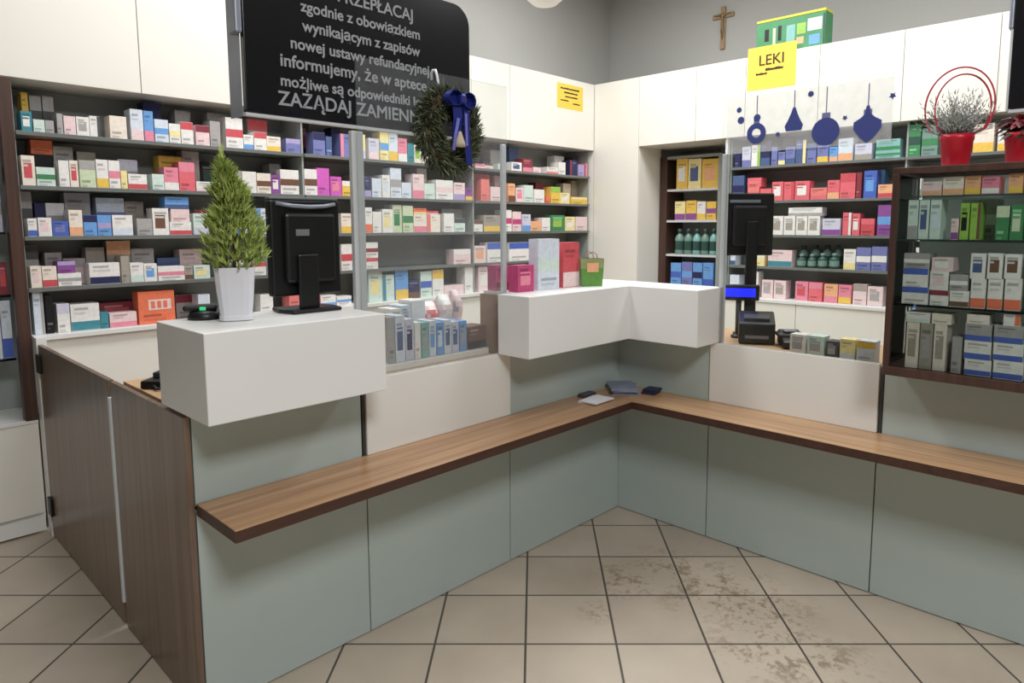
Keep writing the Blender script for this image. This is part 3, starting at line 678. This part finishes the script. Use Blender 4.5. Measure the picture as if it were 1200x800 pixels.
# goods on the staff worktop behind the left screen: low front row and a riser behind
ris = thing('tiered_stand','white tiered display stand behind the left clear screen','stand',(-1.13,.33,CT))
B(-1.5,-.87,.235,.4,CT,1.1).build('tier','white_laminate',ris,.003)
B(-1.5,-.87,.1,.234,CT,.998).build('tier','white_laminate',ris,.003)
goods('455 462 372 g;463 474 370 b/Fs;475 485 374 l/Ns;486 493 378 W;494 502 378 t/gs;503 511 376 b/Ls;512 520 378 L/bs;521 529 375 b/Fs;530 538 377 l/Fs;539 547 376 L/gs;549 572 382 x/Kb','on the low tier behind the left screen','goods on the tiered stand','counter_carton','y',.115,.999,.1,(0,.12),(-1.49,-.87))
goods('458 470 362 W/ms;471 482 358 b/gs;483 499 352 W;501 518 354 p/S S;519 534 346 W/p S;535 549 340 p/g S;550 562 338 W/P S;563 576 342 p/W S','on the high tier behind the left screen','goods on the tiered stand','counter_carton','y',.25,1.101,.1,(0,.12),(-1.49,-.875))
# cartons on the corner box
goods('572 597 311 Q/Hb','at the left rear of the corner counter box','boxes on the corner counter box','counter_box','y',.085,BZ1,.06,(0,.1),(-.834,-.2))
goods('601 626 311 Q/Ps;631 656 280 b/mm;660 679 284 R/pb','on the corner counter box','boxes on the corner counter box','counter_box','y',-.035,BZ1,.06,(0,.1),(-.815,-.2))
def gift_bag():
    p = U(696,336,'z',BZ1)
    t = thing('gift_bag','green patterned bag standing on the corner counter box','bag',(p.x+.035,p.y+.05,BZ1),-.6,local=True)
    mb = MB(); c = lin(PAL['E'][0]); g = lin((92,150,52)); w,dp,h = .058,.035,.135
    pts = lambda s,z,dd: [(-w*s,-dp*dd,z),(w*s,-dp*dd,z),(w*s,dp*dd,z),(-w*s,dp*dd,z)]
    r = [pts(.86,0,1),pts(.92,h*.3,1),pts(.98,h*.65,1),pts(1.04,h,.9)]
    for i in range(3):
        for k in range(4): mb.quad([r[i][k],r[i][(k+1)%4],r[i+1][(k+1)%4],r[i+1][k]], (g if i < 2 else lin((150,160,100))))
    mb.quad(r[0][::-1],g)
    mb.build('bag_body','printed_card',t,loc=(0,0,0))
    m2 = MB(); m2.quad([(-.028,-.0375,.07),(.03,-.0375,.07),(.03,-.0375,.115),(-.028,-.0375,.115)],lin(PAL['o'][0])); m2.build('front_label','printed_card',t,loc=(0,0,0))
    for s in (-1,1):
        MB().tube([(-.025,s*.03,.13),(-.022,s*.031,.155),(0,s*.031,.168),(.022,s*.031,.155),(.025,s*.03,.13)],.0025,6).build('handle','oak_edge',t,loc=(0,0,0))
gift_bag()
# goods inside the right counter top, behind the right screen
goods('905 922 388 g/Ws;925 944 392 W/gs;946 966 394 m/gs;968 982 400 k/gs;984 1002 398 y/bb;1004 1026 400 b/Yt','on the worktop behind the right screen','small cartons behind the right screen','counter_carton','x',.06,CT,.07,(0,.12),(.9,1.29))

# ---------------------------------------------------------------- electronics
def lp(o, p, loc=(0,0,0)): return o
mon = thing('computer_monitor','black monitor seen from behind on the left white counter box','monitor',(-1.74,.09,BZ1),.0,local=True)
def part(mb, name, mat, par, bevel=0, smooth=False): return mb.build(name, mat, par, bevel, smooth, (0,0,0))
part(MB().box(-.15,.11,-.018,.022,.055,.385),'screen_housing','black_plastic',mon,.008)
part(MB().box(-.11,.08,-.045,-.019,.10,.34),'rear_cover','black_plastic',mon,.012)
part(MB().box(-.148,.108,-.014,.02,.386,.394),'top_edge','logo_grey',mon,.002)
part(MB().tube([(-.13,-.02,.372),(-.08,-.034,.364),(-.02,-.037,.361),(.04,-.034,.364),(.09,-.02,.372)],.007,8),'cover_trim','grey_metal',mon,0,True)
part(MB().box(-.075,-.025,-.0475,-.0455,.262,.284),'maker_badge','logo_grey',mon,.001)
part(MB().box(-.075,.0,-.06,-.046,.012,.2),'stand_column','black_plastic',mon,.006)
part(MB().prism([(-.12,-.1),(.06,-.1),(.075,-.02),(.06,.06),(-.12,.06),(-.135,-.02)],.001,.013),'stand_base','black_plastic',mon,.004)
m2 = thing('computer_monitor','black monitor on an arm behind the right clear screen','monitor',(.45,-.50,CT),-.8,local=True)
part(MB().box(-.125,.125,-.018,.02,.42,.745),'screen_housing','black_plastic',m2,.008)
part(MB().box(-.095,.085,-.045,-.019,.47,.68),'rear_cover','black_plastic',m2,.012)
part(MB().box(-.11,.05,-.0225,-.0185,.695,.71),'cover_trim','grey_metal',m2,.001)
part(MB().box(-.03,.03,-.062,-.046,.012,.6),'stand_column','black_plastic',m2,.006)
part(MB().prism([(-.07,-.085),(.07,-.085),(.08,-.045),(.07,.0),(-.07,.0),(-.08,-.045)],.001,.013),'stand_base','black_plastic',m2,.004)
vf = thing('customer_display','customer display with glowing blue screen behind the right clear screen','display',(.31,-.525,CT),-1.1,local=True)
part(MB().box(-.1,.1,-.02,.025,.195,.275),'housing','black_plastic',vf,.006)
part(MB().box(-.09,.08,-.0225,-.0205,.214,.258),'screen','screen_blue',vf,.001)
part(MB().tube([(0,.005,.016),(0,.005,.206)],.014,12),'pole','dark_grey_plastic',vf,0,True)
part(MB().lathe([(.035,.001),(.035,.012),(.02,.018)],20),'base','black_plastic',vf,0,True)
pr = thing('receipt_printer','black receipt printer on the worktop behind the right clear screen','printer',(.235,-.66,CT),-1.1,local=True)
def wedge(mb, w, y0, y1, h0, h1):
    mb.v += [(-w,y0,.002),(w,y0,.002),(w,y1,.002),(-w,y1,.002),(-w,y0,h0),(w,y0,h0),(w,y1,h1),(-w,y1,h1)]
    for f in ((0,3,2,1),(4,5,6,7),(0,1,5,4),(1,2,6,5),(2,3,7,6),(3,0,4,7)): mb.f.append(f); mb.c.append(None)
    return mb
part(wedge(MB(),.085,-.075,.08,.105,.15),'body','black_plastic',pr,.008)
part(wedge(MB(),.06,-.05,.0,.128,.142),'lid','dark_grey_plastic',pr,.003)
part(MB().box(-.055,.055,-.079,-.074,.03,.045),'paper_slot','logo_grey',pr)
sg = thing('card_terminal','small black card terminal beside the receipt printer','card terminal',(.235,-.835,CT),-1.0,local=True)
part(wedge(MB(),.05,-.09,.08,.035,.075),'body','black_plastic',sg,.008)
part(MB().box(-.03,.03,.0,.055,.0685,.0745),'screen','logo_grey',sg,.001)
part(MB().box(-.062,.062,-.03,.085,.045,.062),'cradle','dark_grey_plastic',sg,.006)
scn = thing('barcode_scanner','black barcode scanner with green light lying on the left white counter box','scanner',(-2.10,.115,BZ1),-.5,local=True)
part(MB().lathe([(.05,.001),(.052,.008),(.044,.024),(.02,.03)],20),'base','black_plastic',scn,0,True)
part(MB().box(-.062,.04,-.022,.022,.026,.046),'head','black_plastic',scn,.008)
part(MB().box(-.012,.006,-.0232,-.0222,.03,.041),'light','led_green',scn)
ph = thing('telephone_handset','dark telephone with upright handset on the worktop beside the gate','handset',(-2.10,.53,CT),.75,local=True)
part(MB().box(-.075,.055,-.045,.045,.001,.03),'base','black_plastic',ph,.006)
part(MB().tube([(.02,0,.045),(.028,-.008,.075),(.03,-.012,.12),(.028,-.01,.165),(.022,0,.195),(.016,.006,.205)],[.022,.017,.013,.014,.019,.014],10),'handset','black_plastic',ph,0,True)
part(MB().box(-.02,.05,-.03,.03,.028,.05),'cradle','dark_grey_plastic',ph,.005)
part(MB().tube([(-.07,0,.015),(-.10,-.03,.008),(-.09,-.07,.008),(-.04,-.08,.008),(.02,-.06,.008),(.05,-.04,.012)],.005,8),'cord','dark_grey_plastic',ph,0,True)

# ---------------------------------------------------------------- hanging signs
def text_mesh(s, size, mat, parent, loc, rot, name='lettering', bold=0):
    cu = bpy.data.curves.new(name,'FONT'); cu.body = s; cu.size = size; cu.align_x = 'CENTER'; cu.extrude = .0008; cu.offset = bold
    tmp = bpy.data.objects.new('tmp',cu); COL.objects.link(tmp)
    bpy.context.view_layer.update()
    me = bpy.data.meshes.new_from_object(tmp.evaluated_get(bpy.context.evaluated_depsgraph_get()))
    COL.objects.unlink(tmp); bpy.data.objects.remove(tmp); bpy.data.curves.remove(cu)
    me.materials.clear(); me.materials.append(MAT[mat])
    o = bpy.data.objects.new(name,me); COL.objects.link(o); o.parent = parent; o.location = loc; o.rotation_euler = rot
    return o
def rrect(x0,x1,z0,z1,r,n=7):
    pts = []
    for cx,cz,a0 in ((x1-r,z1-r,0),(x0+r*.3,z1-r*.3,1),(x0+r*.1,z0+r*.1,2),(x1-r*.1,z0+r*.1,3)):
        rr = r if a0 == 0 else (r*.3 if a0 == 1 else r*.1)
        for k in range(n+1):
            a = PI/2*(a0+k/n); pts.append((cx+rr*math.cos(a),cz+rr*math.sin(a)))
    return pts
def board(parent, pts, y0, y1, name, mat):
    mb = MB().prism(pts,0,1); mb.v = [(x, y0 if z == 0 else y1, y) for x,y,z in mb.v]
    return part(mb,name,mat,parent,.003)
SY = .3
sgn = thing('hanging_sign','large black hanging sign with seven lines of grey lettering','sign',(-1.32,SY,1.94),0,local=True)
board(sgn, rrect(-.527,.532,.012,.60,.09),0,.03,'board','sign_black')
board(sgn, rrect(-.53,.535,.0,.011,.005),.002,.028,'lower_rail','aluminium')
part(MB().box(-.531,-.528,.03,.125,0,.60),'side_panel','grey_metal',sgn)
part(MB().box(-.556,-.532,-.004,.055,.28,.60),'bracket','grey_metal',sgn,.006)
for x in (-.4,.4): part(MB().tube([(x,.015,.585),(x,.015,HC-1.94)],.004,6),'hanger_rod','aluminium',sgn)
for i,(s,sz,dx) in enumerate((('NIE PRZEPŁACAJ',.066,.0),('zgodnie z obowiązkiem',.058,.0),('wynikającym z zapisów',.058,.0),('nowej ustawy refundacyjnej',.058,.0),('informujemy, że w aptece',.064,-.03),('możliwe są odpowiedniki leków',.056,.0),('ZAŻĄDAJ ZAMIENNIKA',.072,.0))):
    text_mesh(s,sz,'lettering',sgn,(-.03+dx,-.002,.475-i*.0705),(PI/2,0,0),'lettering',.0012)
SP = U(1181,128,'x',.12)
s2 = thing('hanging_sign','black hanging sign cut off by the right edge of the photo','sign',(.12,SP.y-.5,1.96),-PI/2,local=True)
board(s2, rrect(-.5,.53,.012,.66,.09),0,.03,'board','sign_black')
board(s2, rrect(-.5,.53,.0,.011,.005),.002,.028,'lower_rail','aluminium')
part(MB().box(-.516,-.501,-.004,.055,.30,.66),'bracket','grey_metal',s2,.005)
part(MB().box(-.508,-.5005,0,.03,.01,.30),'side_strip','aluminium',s2)
for x in (-.4,.4): part(MB().tube([(x,.015,.645),(x,.015,HC-1.96)],.004,6),'hanger_rod','aluminium',s2)

# ---------------------------------------------------------------- paper notes, box and crucifix
def note(label, x0, x1, z0, z1, axis, val, lines, word=None):
    w, h = abs(x1-x0), z1-z0
    loc = ((x0+x1)/2,val,z0) if axis == 'y' else (val,(x0+x1)/2,z0)
    t = thing('paper_note',label,'note',loc,0 if axis == 'y' else -PI/2,local=True)
    part(MB().box(-w/2,w/2,-.0015,.0002,0,h),'sheet','paper_yellow',t)
    for (z,a,b,th) in lines:
        mb = MB(); x = a; up = []; dn = []
        while x < b:
            up.append((x*w,-.0018,(z+th*rnd.uniform(.75,1.1))*h)); dn.append((x*w,-.0018,z*h)); x += rnd.uniform(.02,.04)
        for k in range(len(up)-1): mb.quad([dn[k],dn[k+1],up[k+1],up[k]])
        part(mb,'small_print','ink',t)
    if word: text_mesh(word,h*.34,'ink',t,(0,-.0022,h*.56),(PI/2,0,0),'lettering',.001)
    return t
a, b = U(653,96,'y',YF-.001), U(683,131,'y',YF-.001)
note('yellow paper note with small lines on back wall cabinet near the corner',a.x,b.x,b.z,a.z,'y',YF,[(.78,-.38,.38,.07),(.62,-.25,.3,.07),(.46,-.2,.3,.06),(.3,-.38,-.05,.06),(.22,.1,.38,.06)])
a, b = U(877,56,'x',XF-.001), U(932,96,'x',XF-.001)
note('large yellow paper sign lettered LEKI on a right wall cabinet',a.y,b.y,2.60,2.925,'x',XF,[(.42,-.12,.26,.06),(.34,-.32,-.08,.05)],'LEKI')
a, b = U(885,52,'x',2.29), U(966,40,'x',2.29)
gb = thing('advertising_carton','green advertising box with yellow top edge lying on the right wall cabinets','box',(2.31,(a.y+b.y)/2,UZ1),-PI/2,local=True)
w = abs(a.y-b.y)/2
part(MB().box(-w,w,0,.14,.001,.255),'box_body','pot_white',gb,.003).data.materials[0] = simple('ad_green',(70,140,92),.5,var=.2,scale=14)
MAT['ad_yellow'] = simple('ad_yellow',(222,214,60),.5,var=.05); part(MB().box(-w,w,-.002,.141,.2565,.275),'lid','ad_yellow',gb,.002)
mb = MB()
for (x0,x1,z0,z1,c) in ((-.75,-.62,.11,.2,'K'),(-.35,-.25,.1,.21,'K'),(-.5,-.42,.05,.2,'e'),(-.1,.15,.06,.2,'t'),(.2,.45,.12,.2,'E'),(.5,.9,.13,.22,'m'),(.55,.85,.03,.1,'L'),(-.3,-.12,.03,.07,'P'),(.2,.4,.05,.1,'o'),(.93,.99,.02,.24,'D')):
    mb.quad([(x0*w,-.0012,z0),(x1*w,-.0012,z0),(x1*w,-.0012,z1),(x0*w,-.0012,z1)],lin(PAL[c][0]))
part(mb,'printed_picture','printed_card',gb)
cc = U(848,33,'x',XW)
cr = thing('crucifix','small wooden crucifix hanging high on the grey right wall','crucifix',(XW+.0015,cc.y,3.15),-PI/2,local=True)
part(MB().box(-.022,.022,-.022,-.001,0,.375),'upright','cross_wood',cr,.003)
part(MB().box(-.105,.105,-.022,-.0015,.275,.315),'crossbar','cross_wood',cr,.003)
fg = bpy.data.meshes.new('figure')
V = [(0,-.03,.225),(0,-.031,.265),(0,-.032,.292),(0,-.035,.318),(-.04,-.03,.298),(-.088,-.027,.306),(.04,-.03,.298),(.088,-.027,.306),(0,-.031,.20),(.01,-.034,.15),(.003,-.03,.10),(0,-.03,.085),(-.01,-.034,.15),(-.003,-.03,.10)]
Ed = [(0,1),(1,2),(2,3),(2,4),(4,5),(2,6),(6,7),(0,8),(8,9),(9,10),(10,11),(8,12),(12,13)]
fg.from_pydata(V,Ed,[]); fo = bpy.data.objects.new('figure',fg); COL.objects.link(fo); fo.parent = cr; fg.materials.append(MAT['bronze'])
fo.modifiers.new('skin','SKIN'); fo.modifiers.new('sub','SUBSURF').levels = 1
for i,r in enumerate((.011,.014,.012,.013,.006,.004,.006,.004,.012,.007,.005,.004,.007,.005)): fg.skin_vertices[0].data[i].radius = (r,r)
fg.skin_vertices[0].data[0].use_root = True

# ---------------------------------------------------------------- leaflets on the ledge
def leaflets(pts, z, label, mat, h, rows):
    t = MB(); 
    for k in range(rows):
        dx, dy, rot = rnd.uniform(-.012,.012), rnd.uniform(-.01,.01), rnd.uniform(-.12,.12)
        cx = sum(p[0] for p in pts)/4; cy = sum(p[1] for p in pts)/4
        q = [(cx+(x-cx)*math.cos(rot)-(y-cy)*math.sin(rot)+dx, cy+(x-cx)*math.sin(rot)+(y-cy)*math.cos(rot)+dy) for x,y in pts]
        t.prism(q, z+h*k, z+h*(k+1)-.0004)
    o = t.build('leaflet_stack' if rows > 1 else 'leaflet',mat); tag(o,label,'leaflets'); return o
def quadat(cx,cy,w,l,a): return [(cx+math.cos(a)*x-math.sin(a)*y, cy+math.sin(a)*x+math.cos(a)*y) for x,y in ((-w,-l),(w,-l),(w,l),(-w,l))]
leaflets(quadat(-.385,-.145,.075,.05,.1),ZT+.0005,'folded white leaflet lying on the ledge left of the corner','paper_white',.006,2)
MAT['leaf_blue'] = simple('leaf_blue',(128,136,158),.6,var=.35,scale=25); MAT['leaf_navy'] = simple('leaf_navy',(36,42,72),.5,var=.4,scale=30); MAT['leaf_dark'] = simple('leaf_dark',(70,70,80),.6,var=.3,scale=25)
leaflets(quadat(-.14,-.135,.09,.065,.75),ZT+.0005,'pile of grey-blue leaflets in the inner corner of the ledge','leaf_blue',.009,4)
leaflets(quadat(-.075,-.262,.04,.035,.2),ZT+.0005,'navy booklet on the ledge right of the corner','leaf_navy',.012,2)
leaflets(quadat(-.34,-.045,.045,.022,.03),ZT+.0005,'dark leaflet against the glass panel left of the corner','leaf_dark',.008,2)

# ---------------------------------------------------------------- ceiling lamp
lm = thing('pendant_lamp','white bowl pendant lamp at the top edge of the photo','lamp',(1.0,1.45,3.19),0,local=True)
part(MB().lathe([(.03,0),(.09,.012),(.135,.05),(.155,.11),(.15,.16),(.05,.19)],28),'lamp_shade','lamp_glass',lm,0,True)
part(MB().tube([(0,0,.19),(0,0,HC-3.19)],.006,8),'cord','grey_metal',lm)

# ---------------------------------------------------------------- plants
def spike(mb, p, d, L, w, col):
    d = d.normalized(); u = d.cross(Vector((rnd.uniform(-1,1),rnd.uniform(-1,1),rnd.uniform(-1,1)))); u.normalize(); v = d.cross(u)
    a, b, c = p+u*w, p-u*w*.5+v*w*.86, p-u*w*.5-v*w*.86; m_ = p+d*L
    n = len(mb.v); mb.v += [tuple(a),tuple(b),tuple(c),tuple(m_)]
    for f in ((0,1,3),(1,2,3),(2,0,3)): mb.f.append(tuple(n+i for i in f)); mb.c.append(col)
pl = thing('potted_conifer','bright green bushy conifer in a white square pot on the left counter box','plant',(-2.04,.02,BZ1),-.40,local=True)
mb = MB()
def sqring(r, z, n=6):
    pts = []
    for k in range(4*n):
        a = 2*PI*(k+.5)/(4*n)+PI/4; c, s = math.cos(a), math.sin(a); e = 5
        q = (abs(c)**e+abs(s)**e)**(-1/e); pts.append((r*q*c, r*q*s, z))
    return pts
prof = [(.046,.001),(.05,.004),(.05,.016),(.0475,.018),(.0545,.09),(.060,.165),(.0605,.168),(.055,.168),(.054,.145)]
rings = [sqring(r,z) for r,z in prof]
for i in range(len(rings)-1):
    n = len(rings[i])
    for k in range(n): mb.quad([rings[i][k],rings[i][(k+1)%n],rings[i+1][(k+1)%n],rings[i+1][k]])
mb.quad(rings[0][::-1]); part(mb,'pot','pot_white',pl)
mb = MB(); mb.quad(sqring(.0545,.148)); part(mb,'soil','soil',pl)
part(MB().tube([(0,0,.14),(.004,.002,.25),(-.002,0,.4)],[.006,.005,.002],7),'stem','bark',pl)
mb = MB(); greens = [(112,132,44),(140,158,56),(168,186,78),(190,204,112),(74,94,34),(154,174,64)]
for i in range(760):
    t = rnd.random()**.8; z = .17+t*.325
    R = (.116*(1-t)**.66+.006)*(1.0 if t > .06 else .85)*(.82+.3*math.sin(9*t+2.2*math.cos(1.5+3*t))**2); a = rnd.uniform(0,2*PI); rr = R*math.sqrt(rnd.uniform(.1,1))
    ox = .012*math.sin(t*3)-.02*t
    if rnd.random() < .1 and t < .25: rr *= 1.4
    p = Vector((ox+rr*math.cos(a), rr*math.sin(a), z)); dr = Vector((math.cos(a)*.8,math.sin(a)*.8,.7+rnd.uniform(-.2,.8)))
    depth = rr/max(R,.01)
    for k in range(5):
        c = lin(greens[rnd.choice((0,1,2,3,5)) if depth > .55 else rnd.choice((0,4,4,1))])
        d2 = dr+Vector((rnd.uniform(-.7,.7),rnd.uniform(-.7,.7),rnd.uniform(-.4,.6)))
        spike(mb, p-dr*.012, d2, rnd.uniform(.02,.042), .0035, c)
for i in range(30):
    z = .465+i*.0022; spike(mb, Vector((-.022+rnd.uniform(-.006,.006),rnd.uniform(-.006,.006),z)), Vector((rnd.uniform(-.3,.3),rnd.uniform(-.3,.3),1)), .03,.003,lin(greens[3]))
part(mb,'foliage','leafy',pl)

def redpot(name, label, loc, r1, r0, h):
    t = thing(name,label,'plant',loc,0,local=True)
    part(MB().lathe([(r0*.9,.001),(r0,.006),(r1*.96,h*.8),(r1,h*.82),(r1*1.02,h),(r1*.93,h),(r1*.9,h*.88)],24),'pot','pot_red',t,0,True)
    part(MB().lathe([(r1*.9,h*.86),(r1*.5,h*.9)],20),'soil','soil',t)
    return t
rp = redpot('potted_silver_plant','silvery plant in a red pot with red wire hoops, on the display case',(-.09,-1.54,cz1),.054,.043,.114)
mb = MB(); gr = [(150,152,146),(176,178,172),(122,126,120),(96,104,92),(192,194,190)]
for i in range(230):
    a = rnd.uniform(0,2*PI); e = rnd.uniform(.3,1.5); L = rnd.uniform(.06,.165)
    d = Vector((math.cos(a)*math.cos(e),math.sin(a)*math.cos(e),math.sin(e))); p0 = Vector((rnd.uniform(-.025,.025),rnd.uniform(-.025,.025),.1))
    for k in range(9):
        q = p0+d*L*(k/8); c = lin(gr[rnd.choice((0,1,1,2,4)) if k > 3 else rnd.choice((2,3))])
        spike(mb,q,d+Vector((rnd.uniform(-1,1),rnd.uniform(-1,1),rnd.uniform(-.5,1))),.022,.0022,c)
part(mb,'foliage','leafy',rp)
for ang, rx_, rz_, zc_ in ((1.6,.108,.135,.215),(2.0,.088,.118,.208)):
    pts = []
    for k in range(28):
        a = PI*1.42*(k/27)-PI*.21; x = rx_*math.cos(a)-(.012 if ang > 1.8 else 0); z = zc_+rz_*math.sin(a)
        pts.append((x*math.cos(ang),x*math.sin(ang),z))
    e0, e1 = pts[0], pts[-1]
    pts = [(e0[0]*.35,e0[1]*.35,.105)]+pts+[(e1[0]*.35,e1[1]*.35,.105)]
    part(MB().tube(pts,.0032,6),'wire_hoop','red_wire',rp,0,True)
rq = redpot('potted_red_flower','dark red flowering plant in a red pot at the right edge of the display case',(-.08,-1.73,cz1),.05,.041,.105)
mb = MB()
def leaf(mb, p, d, L, w, col, up=.3):
    d = d.normalized(); s = d.cross(Vector((0,0,1)));  s = s.normalized() if s.length > .01 else Vector((1,0,0))
    a, m1, m2, t_ = p, p+d*L*.5+s*w, p+d*L*.5-s*w, p+d*L+Vector((0,0,-L*up))
    mc = p+d*L*.5+Vector((0,0,.006))
    mb.quad([a,m1,mc],col); mb.quad([m1,t_,mc],col); mb.quad([t_,m2,mc],col); mb.quad([m2,a,mc],col)
for i in range(70):
    a = rnd.uniform(0,2*PI); e = rnd.uniform(-.1,.9); up = i > 34
    col = lin(rnd.choice(((150,16,40),(112,14,34),(176,28,52)) if up else ((44,58,38),(32,44,30),(66,76,60))))
    leaf(mb, Vector((0,0,.10+(.035 if up else .0))), Vector((math.cos(a),math.sin(a),math.tan(e*.8))), rnd.uniform(.05,.095), .018, col)
part(mb,'foliage','leafy',rq)

# wreath on the left screen
WC = Vector((-1.222,-.06,1.912))
wr = thing('christmas_wreath','dark green fir wreath with navy bow hanging on the left clear screen','wreath',WC,0,local=True)
mb = MB(); dg = [(58,66,44),(76,86,54),(100,108,74),(42,48,32),(122,128,98),(66,76,50)]
part(MB().tube([(.112*math.cos(2*PI*k/28),.0,.118*math.sin(2*PI*k/28)) for k in range(28)],.024,8,closed=True),'wire_ring','bark',wr,0,True)
for i in range(5200):
    a = rnd.uniform(0,2*PI); b_ = rnd.uniform(0,2*PI); rr = .058*math.sqrt(rnd.random())
    c = Vector((math.cos(a),0,math.sin(a)*1.05)); p = c*(.103+rr*math.cos(b_))+Vector((0,rr*math.sin(b_)*.6,0))
    tn = Vector((-math.sin(a),0,math.cos(a))); d = tn*rnd.uniform(.1,1)+c*math.cos(b_)*.9+Vector((0,-abs(math.sin(b_))*.8 if rnd.random() < .8 else .15,0))
    if p.y + d.normalized().y*.03 > .03: d.y = 0
    spike(mb,p,d,rnd.uniform(.02,.038),.0034,lin(dg[rnd.randrange(6)]))
part(mb,'fir_needles','leafy',wr)
def ribbon(pts, w, name, mat):
    mb = MB(); P = [Vector(p) for p in pts]
    for i in range(len(P)-1):
        mb.quad([P[i]+Vector((-w/2,0,0)),P[i]+Vector((w/2,0,0)),P[i+1]+Vector((w/2,0,0)),P[i+1]+Vector((-w/2,0,0))])
    o = part(mb,name,mat,wr); md = o.modifiers.new('thick','SOLIDIFY'); md.thickness = .002; return o
ribbon([(-.005,-.045,.125),(-.018,-.072,.08),(-.012,-.07,.03),(-.018,-.068,-.04)],.045,'ribbon_tail','navy_ribbon')
ribbon([(.02,-.05,.12),(.03,-.072,.07),(.032,-.07,0),(.038,-.068,-.08),(.046,-.066,-.13)],.03,'ribbon_tail','navy_ribbon')
ribbon([(.02,-.078,.06),(.02,-.08,.0),(.024,-.078,-.06)],.011,'ribbon_tail','lilac_ribbon')
ribbon([(-.012,-.074,.04),(-.03,-.078,-.02),(-.035,-.07,-.08)],.014,'ribbon_tail','lilac_ribbon')
def loop(cx,cz,rx,rz,name):
    mb = MB(); n = 20
    for k in range(n):
        a0,a1 = 2*PI*k/n,2*PI*(k+1)/n
        q = lambda a,y: (cx+rx*math.cos(a),y,cz+rz*math.sin(a))
        mb.quad([q(a0,-.086),q(a1,-.086),q(a1,-.05),q(a0,-.05)])
    o = part(mb,name,'navy_ribbon',wr); md = o.modifiers.new('thick','SOLIDIFY'); md.thickness = .002
    m_ = MB(); m_.quad([(cx+rx*.96*math.cos(2*PI*k/n),-.06,cz+rz*.96*math.sin(2*PI*k/n)) for k in range(n)]); part(m_,name,'navy_ribbon',wr)
loop(-.032,.112,.032,.028,'bow_loop'); loop(.036,.109,.032,.028,'bow_loop')
part(MB().box(-.012,.016,-.09,-.05,.093,.128),'bow_knot','navy_ribbon',wr,.006)
part(MB().lathe([(.026,-.065),(.024,-.05),(.016,-.025),(.012,-.01),(.004,.0)],14,.0,-.06),'bell_ornament','beige_ornament',wr,0,True)
part(MB().tube([(.0,-.06,.0),(.004,-.062,.06),(.0,-.066,.11)],.0025,6),'bell_string','lilac_ribbon',wr)
part(MB().tube([(-.02,.074,.20),(-.02,.074,.225),(-.02,.066,.2335),(-.02,.05,.2335),(-.02,.04,.21),(-.02,.03,.16),(-.016,.006,.12)],.005,6),'hook','paper_white',wr,0,True)

# ---------------------------------------------------------------- light
def area(name, loc, sx, sy, power, col=(.965,.985,1), rot=(0,0,0)):
    l = bpy.data.lights.new(name,'AREA'); l.shape = 'RECTANGLE'; l.size = sx; l.size_y = sy; l.energy = power; l.color = col
    o = bpy.data.objects.new(name,l); COL.objects.link(o); o.location = loc; o.rotation_euler = rot; return o
area('ceiling_light_shop',(-3.0,-3.6,HC-.05),1.1,1.1,148)
area('ceiling_light_public',(-1.7,-1.5,HC-.05),1.2,1.2,16)
area('ceiling_light_staff',(.9,.7,HC-.05),1.4,1.2,68)
area('ceiling_light_aisle',(-1.3,.7,HC-.05),1.6,.7,56)
area('ceiling_light_right',(1.1,-1.4,HC-.05),.8,1.6,54)
w = bpy.data.worlds.new('world'); sc.world = w; w.use_nodes = True
w.node_tree.nodes['Background'].inputs[0].default_value = (.9,.93,1,1); w.node_tree.nodes['Background'].inputs[1].default_value = .3
SUBS = {'christmas_wreath':{'ribbon_tail':'bow_knot','bow_loop':'bow_knot','bell_string':'bell_ornament'},
 'computer_monitor':{'maker_badge':'rear_cover','cover_trim':'rear_cover','stand_base':'stand_column'},'customer_display':{'screen':'housing'},
 'receipt_printer':{'lid':'body','paper_slot':'body'},'card_terminal':{'screen':'body'},'barcode_scanner':{'light':'head'},
 'hanging_sign':{'lettering':'board','lower_rail':'board'},'paper_note':{'lettering':'sheet','small_print':'sheet'},
 'potted_conifer':{'soil':'pot'},'potted_silver_plant':{'soil':'pot'},'potted_red_flower':{'soil':'pot'},'gift_bag':{'handle':'bag_body','front_label':'bag_body'},'advertising_carton':{'printed_picture':'box_body'},
 'clear_screen':{'bauble_print':'snowy_decal','string_print':'snowy_decal'}}
for o in list(bpy.data.objects):
    r = SUBS.get(o.name.split('.')[0])
    if not r or o.parent: continue
    kids = list(o.children)
    for k in kids:
        t = r.get(k.name.split('.')[0])
        if not t: continue
        p = [q for q in kids if q.name.split('.')[0] == t]
        if p:
            k.location = Vector(k.location)-Vector(p[0].location); k.parent = p[0]
for o in bpy.data.objects:
    if '_rot' in o: del o['_rot']
